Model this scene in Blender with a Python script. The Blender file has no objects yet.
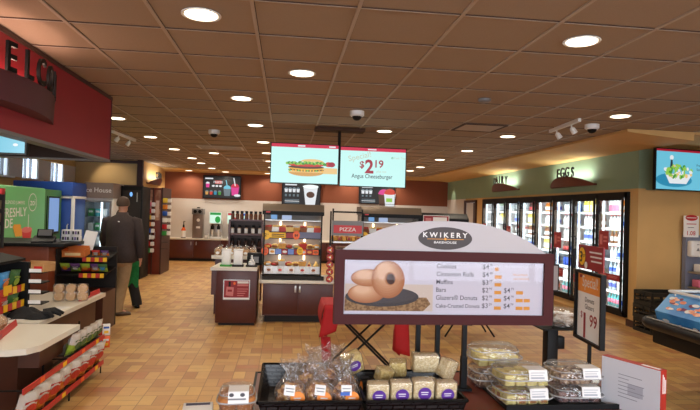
import bpy, bmesh, math, random
from mathutils import Vector, Matrix
random.seed(7)
SC = bpy.context.scene
COL = SC.collection
PI = math.pi
ORD = ['first', 'second', 'third', 'fourth', 'fifth', 'sixth', 'seventh', 'eighth', 'ninth', 'tenth', 'eleventh', 'twelfth']

# ------------------------------------------------------------------ camera
cam_d = bpy.data.cameras.new('camera')
cam_d.sensor_width = 36.0
cam_d.lens = 550.0 / 700.0 * 36.0
cam_d.clip_start = 0.05
cam = bpy.data.objects.new('camera', cam_d)
COL.objects.link(cam)
yaw, pitch, roll = 0.114765, 0.012216, 0.029647
fw = Vector((math.sin(yaw) * math.cos(pitch), math.cos(yaw) * math.cos(pitch), math.sin(pitch)))
ri = Vector((math.cos(yaw), -math.sin(yaw), 0))
up = ri.cross(fw)
r2 = math.cos(roll) * ri + math.sin(roll) * up
u2 = -math.sin(roll) * ri + math.cos(roll) * up
cam.matrix_world = Matrix(((r2.x, u2.x, -fw.x, 0), (r2.y, u2.y, -fw.y, 0), (r2.z, u2.z, -fw.z, 1.62), (0, 0, 0, 1)))
SC.camera = cam

# ------------------------------------------------------------------ world, exposure, large lights
SC.view_settings.view_transform = 'Standard'
SC.view_settings.look = 'None'
SC.view_settings.gamma = 1.0
SC.view_settings.exposure = 0.0
SC.cycles.use_denoising = True
SC.cycles.max_bounces = 8
SC.cycles.transparent_max_bounces = 24
SC.cycles.sample_clamp_indirect = 4.0
SC.cycles.caustics_reflective = False
SC.cycles.caustics_refractive = False
wd = bpy.data.worlds.new('overcast_sky')
SC.world = wd
wd.use_nodes = True
wd.node_tree.nodes['Background'].inputs[0].default_value = (0.80, 0.88, 1.0, 1)
wd.node_tree.nodes['Background'].inputs[1].default_value = 5.0

def lamp(name, kind, loc, energy, color, parent=None, rot=(0, 0, 0), **kw):
    d = bpy.data.lights.new(name, kind)
    d.energy = energy
    d.color = color
    for k, v in kw.items():
        setattr(d, k, v)
    o = bpy.data.objects.new(name, d)
    COL.objects.link(o)
    o.location = loc
    o.rotation_euler = rot
    if parent:
        o.parent = parent
    return o

# daylight coming through the shop front behind the camera and the high windows of the left wall
lamp('shopfront_daylight', 'AREA', (1.0, -3.4, 1.9), 175, (0.86, 0.93, 1.0), rot=(PI / 2, 0, 0), shape='RECTANGLE', size=8.0, size_y=2.2)
lamp('clerestory_daylight', 'AREA', (-5.8, 12.8, 2.33), 30, (0.86, 0.93, 1.0), rot=(0, -PI / 2, 0), shape='RECTANGLE', size=0.35, size_y=3.2)
WARM = (1.0, 0.86, 0.68)
E_DOWN = 26.0

# ------------------------------------------------------------------ materials
def lin(c):
    return tuple(((x / 255.0) / 12.92 if x / 255.0 <= 0.04045 else ((x / 255.0 + 0.055) / 1.055) ** 2.4) for x in c) + (1.0,)
MATS = {}
def mat(name, rgb, rough=0.5, metal=0.0, var=0.0, scale=20.0, bump=0.0, spec=0.5, rgb2=None, detail=3.0, coat=0.0):
    if name in MATS:
        return MATS[name]
    m = bpy.data.materials.new(name)
    m.use_nodes = True
    nt = m.node_tree
    b = nt.nodes['Principled BSDF']
    b.inputs['Base Color'].default_value = lin(rgb)
    b.inputs['Roughness'].default_value = rough
    b.inputs['Metallic'].default_value = metal
    b.inputs['Specular IOR Level'].default_value = spec
    b.inputs['Coat Weight'].default_value = coat
    if var > 0 or rgb2 or bump > 0:
        tc = nt.nodes.new('ShaderNodeTexCoord')
        n = nt.nodes.new('ShaderNodeTexNoise')
        n.inputs['Scale'].default_value = scale
        n.inputs['Detail'].default_value = detail
        nt.links.new(tc.outputs['Object'], n.inputs['Vector'])
        if var > 0 or rgb2:
            r = nt.nodes.new('ShaderNodeValToRGB')
            if rgb2:
                c1, c2 = lin(rgb), lin(rgb2)
                r.color_ramp.elements[0].position = 0.42
                r.color_ramp.elements[1].position = 0.58
            else:
                c = lin(rgb)
                c1 = tuple(x * (1 - var) for x in c[:3]) + (1,)
                c2 = tuple(min(1, x * (1 + var)) for x in c[:3]) + (1,)
                r.color_ramp.elements[0].position = 0.3
                r.color_ramp.elements[1].position = 0.7
            r.color_ramp.elements[0].color = c1
            r.color_ramp.elements[1].color = c2
            nt.links.new(n.outputs['Fac'], r.inputs['Fac'])
            nt.links.new(r.outputs['Color'], b.inputs['Base Color'])
        if bump > 0:
            bp = nt.nodes.new('ShaderNodeBump')
            bp.inputs['Strength'].default_value = bump
            bp.inputs['Distance'].default_value = 0.01
            nt.links.new(n.outputs['Fac'], bp.inputs['Height'])
            nt.links.new(bp.outputs['Normal'], b.inputs['Normal'])
    MATS[name] = m
    return m
def emis(name, rgb, s=1.0):
    if name in MATS:
        return MATS[name]
    m = bpy.data.materials.new(name)
    m.use_nodes = True
    b = m.node_tree.nodes['Principled BSDF']
    b.inputs['Base Color'].default_value = (0.01, 0.01, 0.01, 1)
    b.inputs['Roughness'].default_value = 0.35
    b.inputs['Emission Color'].default_value = lin(rgb)
    b.inputs['Emission Strength'].default_value = s
    MATS[name] = m
    return m
def clear(name, tint=(255, 255, 255), refl=0.12, rough=0.08, bump=0.0, scale=30.0, haze=0.0, edge=0.45):
    """thin clear plastic or glass sheet: see-through with a surface sheen"""
    if name in MATS:
        return MATS[name]
    m = bpy.data.materials.new(name)
    m.use_nodes = True
    nt = m.node_tree
    nt.nodes.clear()
    out = nt.nodes.new('ShaderNodeOutputMaterial')
    tr = nt.nodes.new('ShaderNodeBsdfTransparent')
    tr.inputs[0].default_value = lin(tint)
    gl = nt.nodes.new('ShaderNodeBsdfGlossy')
    gl.inputs['Roughness'].default_value = rough
    lw = nt.nodes.new('ShaderNodeLayerWeight')
    lw.inputs['Blend'].default_value = 0.35
    mr = nt.nodes.new('ShaderNodeMapRange')
    mr.inputs['To Min'].default_value = refl
    mr.inputs['To Max'].default_value = min(1.0, refl + edge)
    nt.links.new(lw.outputs['Facing'], mr.inputs['Value'])
    mx = nt.nodes.new('ShaderNodeMixShader')
    nt.links.new(mr.outputs['Result'], mx.inputs[0])
    nt.links.new(tr.outputs[0], mx.inputs[1])
    nt.links.new(gl.outputs[0], mx.inputs[2])
    last = mx
    if haze > 0:
        df = nt.nodes.new('ShaderNodeBsdfDiffuse')
        df.inputs[0].default_value = (0.8, 0.8, 0.8, 1)
        m2 = nt.nodes.new('ShaderNodeMixShader')
        m2.inputs[0].default_value = haze
        nt.links.new(mx.outputs[0], m2.inputs[1])
        nt.links.new(df.outputs[0], m2.inputs[2])
        last = m2
    if bump > 0:
        tc = nt.nodes.new('ShaderNodeTexCoord')
        n = nt.nodes.new('ShaderNodeTexNoise')
        n.inputs['Scale'].default_value = scale
        n.inputs['Detail'].default_value = 2
        nt.links.new(tc.outputs['Object'], n.inputs['Vector'])
        bp = nt.nodes.new('ShaderNodeBump')
        bp.inputs['Strength'].default_value = bump
        bp.inputs['Distance'].default_value = 0.02
        nt.links.new(n.outputs['Fac'], bp.inputs['Height'])
        nt.links.new(bp.outputs['Normal'], gl.inputs['Normal'])
        nt.links.new(bp.outputs['Normal'], lw.inputs['Normal'])
    nt.links.new(last.outputs[0], out.inputs[0])
    MATS[name] = m
    return m

# ------------------------------------------------------------------ mesh builder
TXT = {}
def text_mesh(s, bold, extrude):
    k = (s, bold, extrude)
    if k not in TXT:
        c = bpy.data.curves.new('lettering', 'FONT')
        c.body = s
        c.size = 1.0
        c.offset = bold
        c.extrude = extrude
        c.resolution_u = 3
        o = bpy.data.objects.new('lettering', c)
        COL.objects.link(o)
        dg = bpy.context.evaluated_depsgraph_get()
        me = bpy.data.meshes.new_from_object(o.evaluated_get(dg))
        bpy.data.objects.remove(o)
        bpy.data.curves.remove(c)
        TXT[k] = me
    return TXT[k]

class MB:
    def __init__(s):
        s.bm = bmesh.new()
        s.mats = []
    def mi(s, m):
        if m not in s.mats:
            s.mats.append(m)
        return s.mats.index(m)
    def mark(s):
        return set(s.bm.verts)
    def xf(s, before, M):
        vs = [v for v in s.bm.verts if v not in before]
        bmesh.ops.transform(s.bm, matrix=M, verts=vs)
    def face(s, pts, m, smooth=True):
        f = s.bm.faces.new([s.bm.verts.new(p) for p in pts])
        f.material_index = s.mi(m)
        return f
    def box(s, x0, x1, y0, y1, z0, z1, m, bev=0.0, seg=2):
        v = [s.bm.verts.new(p) for p in ((x0, y0, z0), (x1, y0, z0), (x1, y1, z0), (x0, y1, z0), (x0, y0, z1), (x1, y0, z1), (x1, y1, z1), (x0, y1, z1))]
        i = s.mi(m)
        es = set()
        for q in ((3, 2, 1, 0), (4, 5, 6, 7), (0, 1, 5, 4), (1, 2, 6, 5), (2, 3, 7, 6), (3, 0, 4, 7)):
            f = s.bm.faces.new([v[k] for k in q])
            f.material_index = i
            es.update(f.edges)
        if bev > 0:
            bmesh.ops.bevel(s.bm, geom=list(es), offset=bev, segments=seg, affect='EDGES', clamp_overlap=True, profile=0.5)
    def frame(s, x0, x1, z0, z1, y0, y1, w, m):
        s.box(x0, x1, y0, y1, z1 - w, z1, m)
        s.box(x0, x1, y0, y1, z0, z0 + w, m)
        s.box(x0, x0 + w, y0, y1, z0 + w, z1 - w, m)
        s.box(x1 - w, x1, y0, y1, z0 + w, z1 - w, m)
    def tube(s, pts, r, m, seg=8, rs=None):
        pts = [Vector(p) for p in pts]
        rings = []
        i = s.mi(m)
        ref = None
        for k, p in enumerate(pts):
            d = (pts[min(k + 1, len(pts) - 1)] - pts[max(k - 1, 0)]).normalized()
            if ref is None:
                ref = Vector((0, 0, 1)) if abs(d.z) < 0.9 else Vector((1, 0, 0))
            a = d.cross(ref).normalized()
            b = d.cross(a).normalized()
            ref = -b
            rr = rs[k] if rs else r
            rings.append([s.bm.verts.new(p + rr * (math.cos(2 * PI * j / seg) * a + math.sin(2 * PI * j / seg) * b)) for j in range(seg)])
        for A, B in zip(rings, rings[1:]):
            for j in range(seg):
                s.bm.faces.new((A[j], A[(j + 1) % seg], B[(j + 1) % seg], B[j])).material_index = i
        s.bm.faces.new(rings[0][::-1]).material_index = i
        s.bm.faces.new(rings[-1]).material_index = i
    def lathe(s, prof, c, m, seg=16, ms=None, sx=1.0, sy=1.0):
        rings = []
        for r, z in prof:
            rings.append([s.bm.verts.new((c[0] + sx * r * math.cos(2 * PI * j / seg), c[1] + sy * r * math.sin(2 * PI * j / seg), c[2] + z)) for j in range(seg)])
        for k, (A, B) in enumerate(zip(rings, rings[1:])):
            i = s.mi(ms[k] if ms else m)
            for j in range(seg):
                s.bm.faces.new((A[j], A[(j + 1) % seg], B[(j + 1) % seg], B[j])).material_index = i
        s.bm.faces.new(rings[0][::-1]).material_index = s.mi(ms[0] if ms else m)
        s.bm.faces.new(rings[-1]).material_index = s.mi(ms[-1] if ms else m)
    def prism(s, pts, axis, a, b, m):
        def P(p, t):
            return {'x': (t, p[0], p[1]), 'y': (p[0], t, p[1]), 'z': (p[0], p[1], t)}[axis]
        A = [s.bm.verts.new(P(p, a)) for p in pts]
        B = [s.bm.verts.new(P(p, b)) for p in pts]
        i = s.mi(m)
        fs = [s.bm.faces.new(A), s.bm.faces.new(B[::-1])]
        n = len(pts)
        for k in range(n):
            fs.append(s.bm.faces.new((A[k], B[k], B[(k + 1) % n], A[(k + 1) % n])))
        for f in fs:
            f.material_index = i
    def rect(s, x0, x1, z0, z1, y, m):
        s.face([(x0, y, z0), (x1, y, z0), (x1, y, z1), (x0, y, z1)], m)
    def poly(s, pts, y, m):
        s.face([(p[0], y, p[1]) for p in pts], m)
    def disc(s, cx, cz, rx, rz, y, m, seg=24, a0=0, a1=2 * PI, tilt=0):
        n = seg
        pts = []
        for k in range(n if abs(a1 - a0 - 2 * PI) < 1e-6 else n + 1):
            a = a0 + (a1 - a0) * k / n
            x, z = rx * math.cos(a), rz * math.sin(a)
            pts.append((cx + x * math.cos(tilt) - z * math.sin(tilt), y, cz + x * math.sin(tilt) + z * math.cos(tilt)))
        s.face(pts, m)
    def ellipsoid(s, c, r, m, u=12, v=8):
        b = s.mark()
        g = bmesh.ops.create_uvsphere(s.bm, u_segments=u, v_segments=v, radius=1.0, matrix=Matrix.Translation(c) @ Matrix.Diagonal((r[0], r[1], r[2], 1)))
        i = s.mi(m)
        for vv in g['verts']:
            for f in vv.link_faces:
                f.material_index = i
    def torus(s, c, R, r, m, u=20, v=10, M=None, sz=1.0):
        i = s.mi(m)
        M = M or Matrix.Identity(4)
        rings = []
        for a in range(u):
            A = 2 * PI * a / u
            ring = []
            for b in range(v):
                B = 2 * PI * b / v
                p = M @ Vector(((R + r * math.cos(B)) * math.cos(A), (R + r * math.cos(B)) * math.sin(A), r * sz * math.sin(B)))
                ring.append(s.bm.verts.new(p + Vector(c)))
            rings.append(ring)
        for a in range(u):
            for b in range(v):
                s.bm.faces.new((rings[a][b], rings[(a + 1) % u][b], rings[(a + 1) % u][(b + 1) % v], rings[a][(b + 1) % v])).material_index = i
    def grid(s, fn, nu, nv, m):
        V = [[s.bm.verts.new(fn(a / nu, b / nv)) for b in range(nv + 1)] for a in range(nu + 1)]
        i = s.mi(m)
        for a in range(nu):
            for b in range(nv):
                s.bm.faces.new((V[a][b], V[a + 1][b], V[a + 1][b + 1], V[a][b + 1])).material_index = i
    def text(s, t, size, x, z, y, m, align='l', bold=0.0, ext=0.0, sx=1.0, tilt=0.0):
        me = text_mesh(t, bold, ext / size if size else 0)
        xs = [v.co.x for v in me.vertices]
        if not xs:
            return 0
        x0, x1 = min(xs), max(xs)
        off = {'l': -x0, 'c': -(x0 + x1) / 2, 'r': -x1}[align]
        b = s.mark()
        nf = len(s.bm.faces)
        s.bm.from_mesh(me)
        s.bm.faces.ensure_lookup_table()
        i = s.mi(m)
        for f in s.bm.faces[nf:]:
            f.material_index = i
        M = Matrix.Translation((x, y, z)) @ Matrix.Rotation(-tilt, 4, 'Y') @ Matrix.Rotation(PI / 2, 4, 'X') @ Matrix.Diagonal((size * sx, size, size, 1)) @ Matrix.Translation((off, 0, 0))
        s.xf(b, M)
        return (x1 - x0) * size * sx
    def obj(s, name, parent=None, smooth=True, loc=None, rot=None, ang=38):
        bmesh.ops.recalc_face_normals(s.bm, faces=[f for f in s.bm.faces])
        me = bpy.data.meshes.new(name)
        s.bm.to_mesh(me)
        s.bm.free()
        for m in s.mats:
            me.materials.append(m)
        if smooth:
            me.polygons.foreach_set('use_smooth', [True] * len(me.polygons))
            me.set_sharp_from_angle(angle=math.radians(ang))
        o = bpy.data.objects.new(name, me)
        COL.objects.link(o)
        if parent:
            o.parent = parent
        if loc:
            o.location = loc
        if rot:
            o.rotation_euler = rot
        return o

def tag(o, label, cat, group=None, kind=None):
    o['label'] = label
    o['category'] = cat
    if group:
        o['group'] = group
    if kind:
        o['kind'] = kind
    return o
def thing(name, label, cat, loc=(0, 0, 0), rz=0.0, group=None, rot=None):
    o = bpy.data.objects.new(name, None)
    o.empty_display_size = 0.1
    COL.objects.link(o)
    o.location = loc
    o.rotation_euler = rot or (0, 0, rz)
    return tag(o, label, cat, group)
def struct(name, mb, label=None, cat=None):
    o = mb.obj(name)
    o['kind'] = 'structure'
    if label:
        o['label'] = label
        o['category'] = cat or name.split('_')[0]
    return o
def dup(o, loc, rz=0.0, label=None, group=None, scale=None, rot=None):
    """copy of a thing with copies of its parts and sub-parts (mesh data shared)"""
    r = o.copy()
    COL.objects.link(r)
    r.location = loc
    r.rotation_euler = rot or (0, 0, rz)
    if scale:
        r.scale = scale
    if label:
        r['label'] = label
    if group:
        r['group'] = group
    for ch in list(o.children):
        c = ch.copy()
        COL.objects.link(c)
        c.parent = r
        for g in list(ch.children):
            d = g.copy()
            COL.objects.link(d)
            d.parent = c
    return r

# common materials
M_black = mat('black_plastic', (17, 17, 18), 0.5, spec=0.2)
M_blackm = mat('black_metal', (16, 15, 16), 0.5, 0.0, spec=0.2)
M_dark = mat('dark_interior', (28, 22, 20), 0.7)
M_wood = mat('maroon_laminate', (82, 36, 28), 0.35, var=0.12, scale=6)
M_wood2 = mat('checkout_cherry_laminate', (128, 62, 36), 0.35, var=0.15, scale=5)
M_maroon = mat('maroon_sign_frame', (72, 26, 27), 0.55, spec=0.2)
M_white = mat('white_laminate', (225, 220, 210), 0.3)
M_wplastic = mat('white_plastic', (232, 232, 230), 0.35)
M_steel = mat('brushed_steel', (190, 188, 184), 0.3, 0.9)
M_grey = mat('grey_plastic', (120, 120, 122), 0.45)
M_red = mat('red_vinyl', (196, 28, 34), 0.4)
M_dred = mat('dark_red_print', (150, 28, 36), 0.45)
M_yel = mat('yellow_print', (244, 190, 30), 0.45)
M_ora = mat('orange_print', (236, 100, 32), 0.45)
M_pap = mat('white_paper', (236, 234, 232), 0.6)
M_ink = mat('black_ink', (30, 28, 30), 0.6)
M_blue = mat('blue_print', (38, 92, 190), 0.45)
M_green = mat('green_print', (60, 150, 60), 0.5)
M_tan = mat('kraft_cardboard', (186, 142, 92), 0.7, var=0.08)
M_glass = clear('display_glass', (250, 252, 252), 0.05, 0.03)
M_clear = clear('clear_clamshell_plastic', (252, 252, 252), 0.08, 0.10, bump=0.6, scale=38, haze=0.05)
M_rim = clear('clamshell_rim_plastic', (250, 250, 250), 0.25, 0.12, bump=0.5, scale=60, haze=0.45)  # extra haze puts white edge highlights into the rim's colour
M_wrap2 = clear('tight_clear_wrap', (252, 250, 246), 0.05, 0.15, bump=0.35, scale=30, haze=0.03)
M_wrap = clear('crinkled_clear_wrap', (252, 250, 248), 0.09, 0.12, bump=1.0, scale=45, haze=0.06)
M_bread = mat('baked_bread', (206, 150, 84), 0.6, var=0.25, scale=30)
# ------------------------------------------------------------------ the room
def floor_material():
    m = bpy.data.materials.new('floor_paver_tiles')
    m.use_nodes = True
    nt = m.node_tree
    L = nt.links
    b = nt.nodes['Principled BSDF']
    tc = nt.nodes.new('ShaderNodeTexCoord')
    sp = nt.nodes.new('ShaderNodeSeparateXYZ')
    L.new(tc.outputs['Object'], sp.inputs[0])
    def M(op, a, b_=None, c=None):
        n = nt.nodes.new('ShaderNodeMath')
        n.operation = op
        for k, v in enumerate((a, b_, c)):
            if v is None:
                continue
            if isinstance(v, (int, float)):
                n.inputs[k].default_value = v
            else:
                L.new(v, n.inputs[k])
        return n.outputs[0]
    S = 0.232
    u = M('DIVIDE', sp.outputs['X'], S)
    v = M('DIVIDE', sp.outputs['Y'], S)
    cu, cv = M('FLOOR', u), M('FLOOR', v)
    fu, fv = M('FRACT', u), M('FRACT', v)
    par = M('FLOORED_MODULO', M('ADD', cu, cv), 2.0)
    ipar = M('SUBTRACT', 1.0, par)
    t = M('ADD', M('MULTIPLY', par, fu), M('MULTIPLY', ipar, fv))
    idx = M('FLOOR', M('MULTIPLY', t, 2.0))
    dt = M('ABSOLUTE', M('SUBTRACT', M('FRACT', M('MULTIPLY', t, 2.0)), 0.5))
    d1 = M('GREATER_THAN', dt, 0.475)
    eu = M('GREATER_THAN', M('ABSOLUTE', M('SUBTRACT', fu, 0.5)), 0.486)
    ev = M('GREATER_THAN', M('ABSOLUTE', M('SUBTRACT', fv, 0.5)), 0.486)
    joint = M('MAXIMUM', d1, M('MAXIMUM', eu, ev))
    cmb = nt.nodes.new('ShaderNodeCombineXYZ')
    L.new(cu, cmb.inputs[0]); L.new(cv, cmb.inputs[1]); L.new(idx, cmb.inputs[2])
    wn = nt.nodes.new('ShaderNodeTexWhiteNoise')
    wn.noise_dimensions = '3D'
    L.new(cmb.outputs[0], wn.inputs['Vector'])
    rp = nt.nodes.new('ShaderNodeValToRGB')
    cols = [(0.0, (172, 122, 76)), (0.3, (188, 142, 86)), (0.6, (198, 154, 96)), (0.85, (206, 166, 100)), (1.0, (176, 116, 76))]
    el = rp.color_ramp.elements
    el[0].position, el[0].color = cols[0][0], lin(cols[0][1])
    el[1].position, el[1].color = cols[-1][0], lin(cols[-1][1])
    for p, c in cols[1:-1]:
        e = el.new(p)
        e.color = lin(c)
    L.new(wn.outputs['Value'], rp.inputs['Fac'])
    ns = nt.nodes.new('ShaderNodeTexNoise')
    ns.inputs['Scale'].default_value = 9.0
    ns.inputs['Detail'].default_value = 5
    L.new(tc.outputs['Object'], ns.inputs['Vector'])
    mr = nt.nodes.new('ShaderNodeMapRange')
    mr.inputs['To Min'].default_value = 0.86
    mr.inputs['To Max'].default_value = 1.12
    L.new(ns.outputs['Fac'], mr.inputs['Value'])
    mx = nt.nodes.new('ShaderNodeVectorMath')
    mx.operation = 'SCALE'
    L.new(rp.outputs['Color'], mx.inputs[0])
    L.new(mr.outputs['Result'], mx.inputs['Scale'])
    mj = nt.nodes.new('ShaderNodeMix')
    mj.data_type = 'RGBA'
    L.new(M('MULTIPLY', joint, 0.75), mj.inputs[0])
    L.new(mx.outputs[0], mj.inputs[6])
    mj.inputs[7].default_value = lin((120, 84, 52))
    L.new(mj.outputs[2], b.inputs['Base Color'])
    b.inputs['Roughness'].default_value = 0.42
    bp = nt.nodes.new('ShaderNodeBump')
    bp.inputs['Strength'].default_value = 0.25
    bp.inputs['Distance'].default_value = 0.004
    bp.invert = True
    L.new(M('ADD', joint, M('MULTIPLY', ns.outputs['Fac'], 0.5)), bp.inputs['Height'])
    L.new(bp.outputs['Normal'], b.inputs['Normal'])
    return m
def ceiling_material():
    m = bpy.data.materials.new('ceiling_tiles')
    m.use_nodes = True
    nt = m.node_tree
    L = nt.links
    b = nt.nodes['Principled BSDF']
    b.inputs['Roughness'].default_value = 0.9
    b.inputs['Specular IOR Level'].default_value = 0.1
    tc = nt.nodes.new('ShaderNodeTexCoord')
    n = nt.nodes.new('ShaderNodeTexNoise')
    n.inputs['Scale'].default_value = 160
    L.new(tc.outputs['Object'], n.inputs['Vector'])
    bp = nt.nodes.new('ShaderNodeBump')
    bp.inputs['Strength'].default_value = 0.3
    bp.inputs['Distance'].default_value = 0.003
    L.new(n.outputs['Fac'], bp.inputs['Height'])
    L.new(bp.outputs['Normal'], b.inputs['Normal'])
    r = nt.nodes.new('ShaderNodeValToRGB')
    r.color_ramp.elements[0].color = lin((156, 138, 120))
    r.color_ramp.elements[1].color = lin((172, 154, 136))
    L.new(n.outputs['Fac'], r.inputs['Fac'])
    L.new(r.outputs['Color'], b.inputs['Base Color'])
    return m
def yz_wall(mb, x, y0, y1, z0, z1, m, th=0.12, side=1):
    mb.box(min(x, x + side * th), max(x, x + side * th), y0, y1, z0, z1, m)

CZ = 2.79
GX, GY, GS = -1.45, 3.722, 0.6096
M_floor = floor_material()
M_ceil = ceiling_material()
M_tee = mat('ceiling_tee', (176, 160, 144), 0.5)
M_teed = mat('ceiling_reveal', (70, 48, 36), 0.9)
M_ylw = mat('ochre_wall_paint', (208, 168, 108), 0.75, var=0.04, scale=3)
M_grn = mat('sage_green_wall_paint', (138, 166, 140), 0.75, var=0.03, scale=3)
M_rust = mat('rust_wall_paint', (128, 70, 46), 0.75, var=0.03, scale=3)
M_offw = mat('off_white_wall_tile', (206, 200, 196), 0.45, var=0.02, scale=4)
M_trimw = mat('dark_wood_trim', (66, 36, 26), 0.5)

f = MB(); f.box(-6.0, 9.0, -3.6, 18.2, -0.1, 0.0, M_floor); struct('floor', f, 'orange and tan paver tile floor of the shop', 'floor')
c = MB()
c.box(-6.0, 9.0, -3.6, 18.2, CZ + 0.006, CZ + 0.1, M_ceil)
for k in range(-7, 18):                      # tee bars running away from the camera, each with a dark reveal
    x = GX + k * GS
    c.box(x - 0.011, x + 0.011, -3.5, 18.0, CZ - 0.004, CZ + 0.02, M_tee)
    c.box(x + 0.011, x + 0.015, -3.5, 18.0, CZ + 0.004, CZ + 0.02, M_teed)
for k in range(-11, 24):
    y = GY + k * GS
    c.box(-5.9, 8.9, y - 0.004, y + 0.007, CZ + 0.001, CZ + 0.02, M_teed)
    c.box(-5.9, 8.9, y + 0.007, y + 0.018, CZ - 0.001, CZ + 0.02, M_tee)
struct('ceiling', c, 'suspended ceiling of square tiles', 'ceiling')

w = MB(); w.box(-3.77, 5.37, 17.6, 17.72, 0, 1.88, M_offw); w.box(-3.77, 5.37, 17.6, 17.72, 1.88, CZ, M_rust)
struct('wall_back', w, 'far wall, rust brown above and off-white below', 'wall')
w = MB()
for a, b_ in ((-3.6, 11.0), (11.42, 11.98), (12.7, 13.33), (14.06, 14.9)):
    yz_wall(w, -5.4, a, b_, 2.12, 2.56, M_offw, side=-1)
yz_wall(w, -5.4, -3.6, 14.9, 0, 2.12, M_ylw, side=-1)
yz_wall(w, -5.4, -3.6, 14.9, 2.56, CZ, M_ylw, side=-1)
struct('wall_left', w, 'left wall with a row of small high windows', 'wall')
w = MB(); w.box(-5.4, -3.77, 14.8, 14.92, 0, CZ, M_ylw); yz_wall(w, -3.77, 14.8, 17.7, 0, CZ, M_ylw, side=-1)
struct('wall_left_inner', w, 'ochre wall section behind the freezers', 'wall')
w = MB()
yz_wall(w, 5.25, 7.72, 17.7, 2.10, CZ, M_grn)
yz_wall(w, 5.25, 7.72, 7.93, 0, 2.10, M_ylw); yz_wall(w, 5.25, 14.22, 14.75, 0, 2.10, M_ylw); yz_wall(w, 5.25, 15.75, 17.7, 0, 2.10, M_offw)
yz_wall(w, 5.25, 7.93, 14.22, 0, 0.12, M_ylw); yz_wall(w, 5.25, 7.93, 14.22, 2.055, 2.10, M_ylw); yz_wall(w, 5.25, 14.75, 15.75, 2.05, 2.10, M_ylw)
struct('wall_right', w, 'right wall, sage green above the glass door coolers', 'wall')
w = MB(); w.box(5.37, 9.0, 7.72, 7.84, 0, 2.08, M_ylw); w.box(5.37, 9.0, 7.72, 7.84, 2.08, CZ, M_grn); w.box(8.9, 9.0, -3.6, 7.72, 0, CZ, M_ylw)
struct('wall_right_front', w, 'ochre wall to the right of the coolers', 'wall')
w = MB(); w.box(-6, -4.0, -3.62, -3.5, 0, CZ, M_ylw); w.box(6.0, 9, -3.62, -3.5, 0, CZ, M_ylw); w.box(-4, 6, -3.62, -3.5, 0, 0.5, M_ylw); w.box(-4, 6, -3.62, -3.5, 2.7, CZ, M_ylw)
struct('wall_front', w, 'front wall around the shop window', 'wall')
w = MB(); w.frame(-4.0, 6.0, 0.5, 2.7, -3.6, -3.52, 0.06, M_blackm)
for x in (-2, 0, 2, 4):
    w.box(x - 0.03, x + 0.03, -3.6, -3.52, 0.5, 2.7, M_blackm)
struct('window_1', w, 'shop front window behind the camera', 'window')
# high windows of the left wall
M_wsky = clear('window_glass', (240, 248, 255), 0.03, 0.02)
for n, (a, b_) in enumerate(((11.0, 11.42), (11.98, 12.7), (13.33, 14.06))):
    w = MB()
    w.box(-5.5, -5.42, a, a + 0.03, 2.12, 2.56, M_wplastic); w.box(-5.5, -5.42, b_ - 0.03, b_, 2.12, 2.56, M_wplastic)
    for t in (0.33, 0.66):
        y = a + (b_ - a) * t
        w.box(-5.49, -5.44, y - 0.015, y + 0.015, 2.12, 2.56, M_grey)
    w.box(-5.475, -5.465, a, b_, 2.12, 2.56, M_wsky)
    w.box(-5.46, -5.3, a - 0.04, b_ + 0.04, 2.09, 2.12, M_wplastic)
    struct('window_%d' % (n + 2), w, 'small high window, number %d from the shop front' % (n + 1), 'window')
# lowered plaster border along the coolers and the far wall
w = MB()
w.prism([(4.32, 2.79), (4.32, 2.755), (5.25, 2.675), (5.25, 2.79)], 'y', 6.6, 17.6, M_ylw)
w.prism([(17.05, 2.79), (17.05, 2.755), (17.6, 2.70), (17.6, 2.79)], 'x', -3.77, 5.25, M_ylw)
w.prism([(6.6, 2.79), (6.6, 2.76), (7.72, 2.70), (7.72, 2.79)], 'x', 5.25, 8.9, M_ylw)
struct('trim_1', w, 'ochre plaster border around the tiled ceiling', 'trim')
w = MB(); w.box(-5.38, -3.7, 14.72, 14.8, 2.08, 2.14, M_trimw); w.box(-3.85, -3.72, 14.70, 14.82, 0, CZ, M_trimw); w.box(-5.4, -3.8, 14.74, 14.8, 2.70, 2.77, M_trimw)
struct('trim_2', w, 'dark wood trim around the ochre wall section', 'trim')
w = MB(); w.box(5.2, 5.25, 14.75, 14.83, 0, 2.05, M_trimw); w.box(5.2, 5.25, 15.67, 15.75, 0, 2.05, M_trimw); w.box(5.2, 5.25, 14.75, 15.75, 1.98, 2.05, M_trimw)
w.box(5.26, 5.34, 15.1, 15.67, 0, 1.98, M_offw); w.box(5.26, 5.34, 14.83, 15.1, 0, 1.98, M_trimw)
struct('door_1', w, 'dark framed doorway beside the far end of the coolers', 'door')
w = MB(); w.box(5.23, 5.25, 7.73, 7.93, 0, 0.1, M_trimw); w.box(5.25, 8.9, 7.70, 7.72, 0, 0.1, M_ylw)
struct('baseboard_right', w, 'base strip of the ochre wall', 'baseboard')

# ------------------------------------------------------------------ lamps in the ceiling
M_lens = emis('lit_lamp_lens', (255, 236, 205), 5.0)
def downlight(x, y, label, first=[None]):
    cz = CZ - 0.001 if y < 17 else 2.735
    if -2.7 < x < -2.5 and y < 6:
        cz = 2.599
    if first[0] is None:
        t = thing('recessed_downlight', label, 'ceiling light', (x, y, cz), 0, 'recessed downlights')
        r = MB(); r.lathe([(0.095, -0.002), (0.118, -0.006), (0.12, 0.0), (0.105, 0.004)], (0, 0, 0), M_wplastic, 28); r.obj('trim_ring', t)
        d = MB(); d.lathe([(0.0, -0.0075), (0.07, -0.0075), (0.098, -0.0065), (0.098, 0.0)], (0, 0, 0), M_lens, 28); d.obj('lens', t)
        first[0] = t
    else:
        t = dup(first[0], (x, y, cz), 0, label)
    lamp('downlight_lamp', 'SPOT', (0, 0, -0.03), E_DOWN, WARM, t, spot_size=2.75, spot_blend=0.6, shadow_soft_size=0.09)
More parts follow.
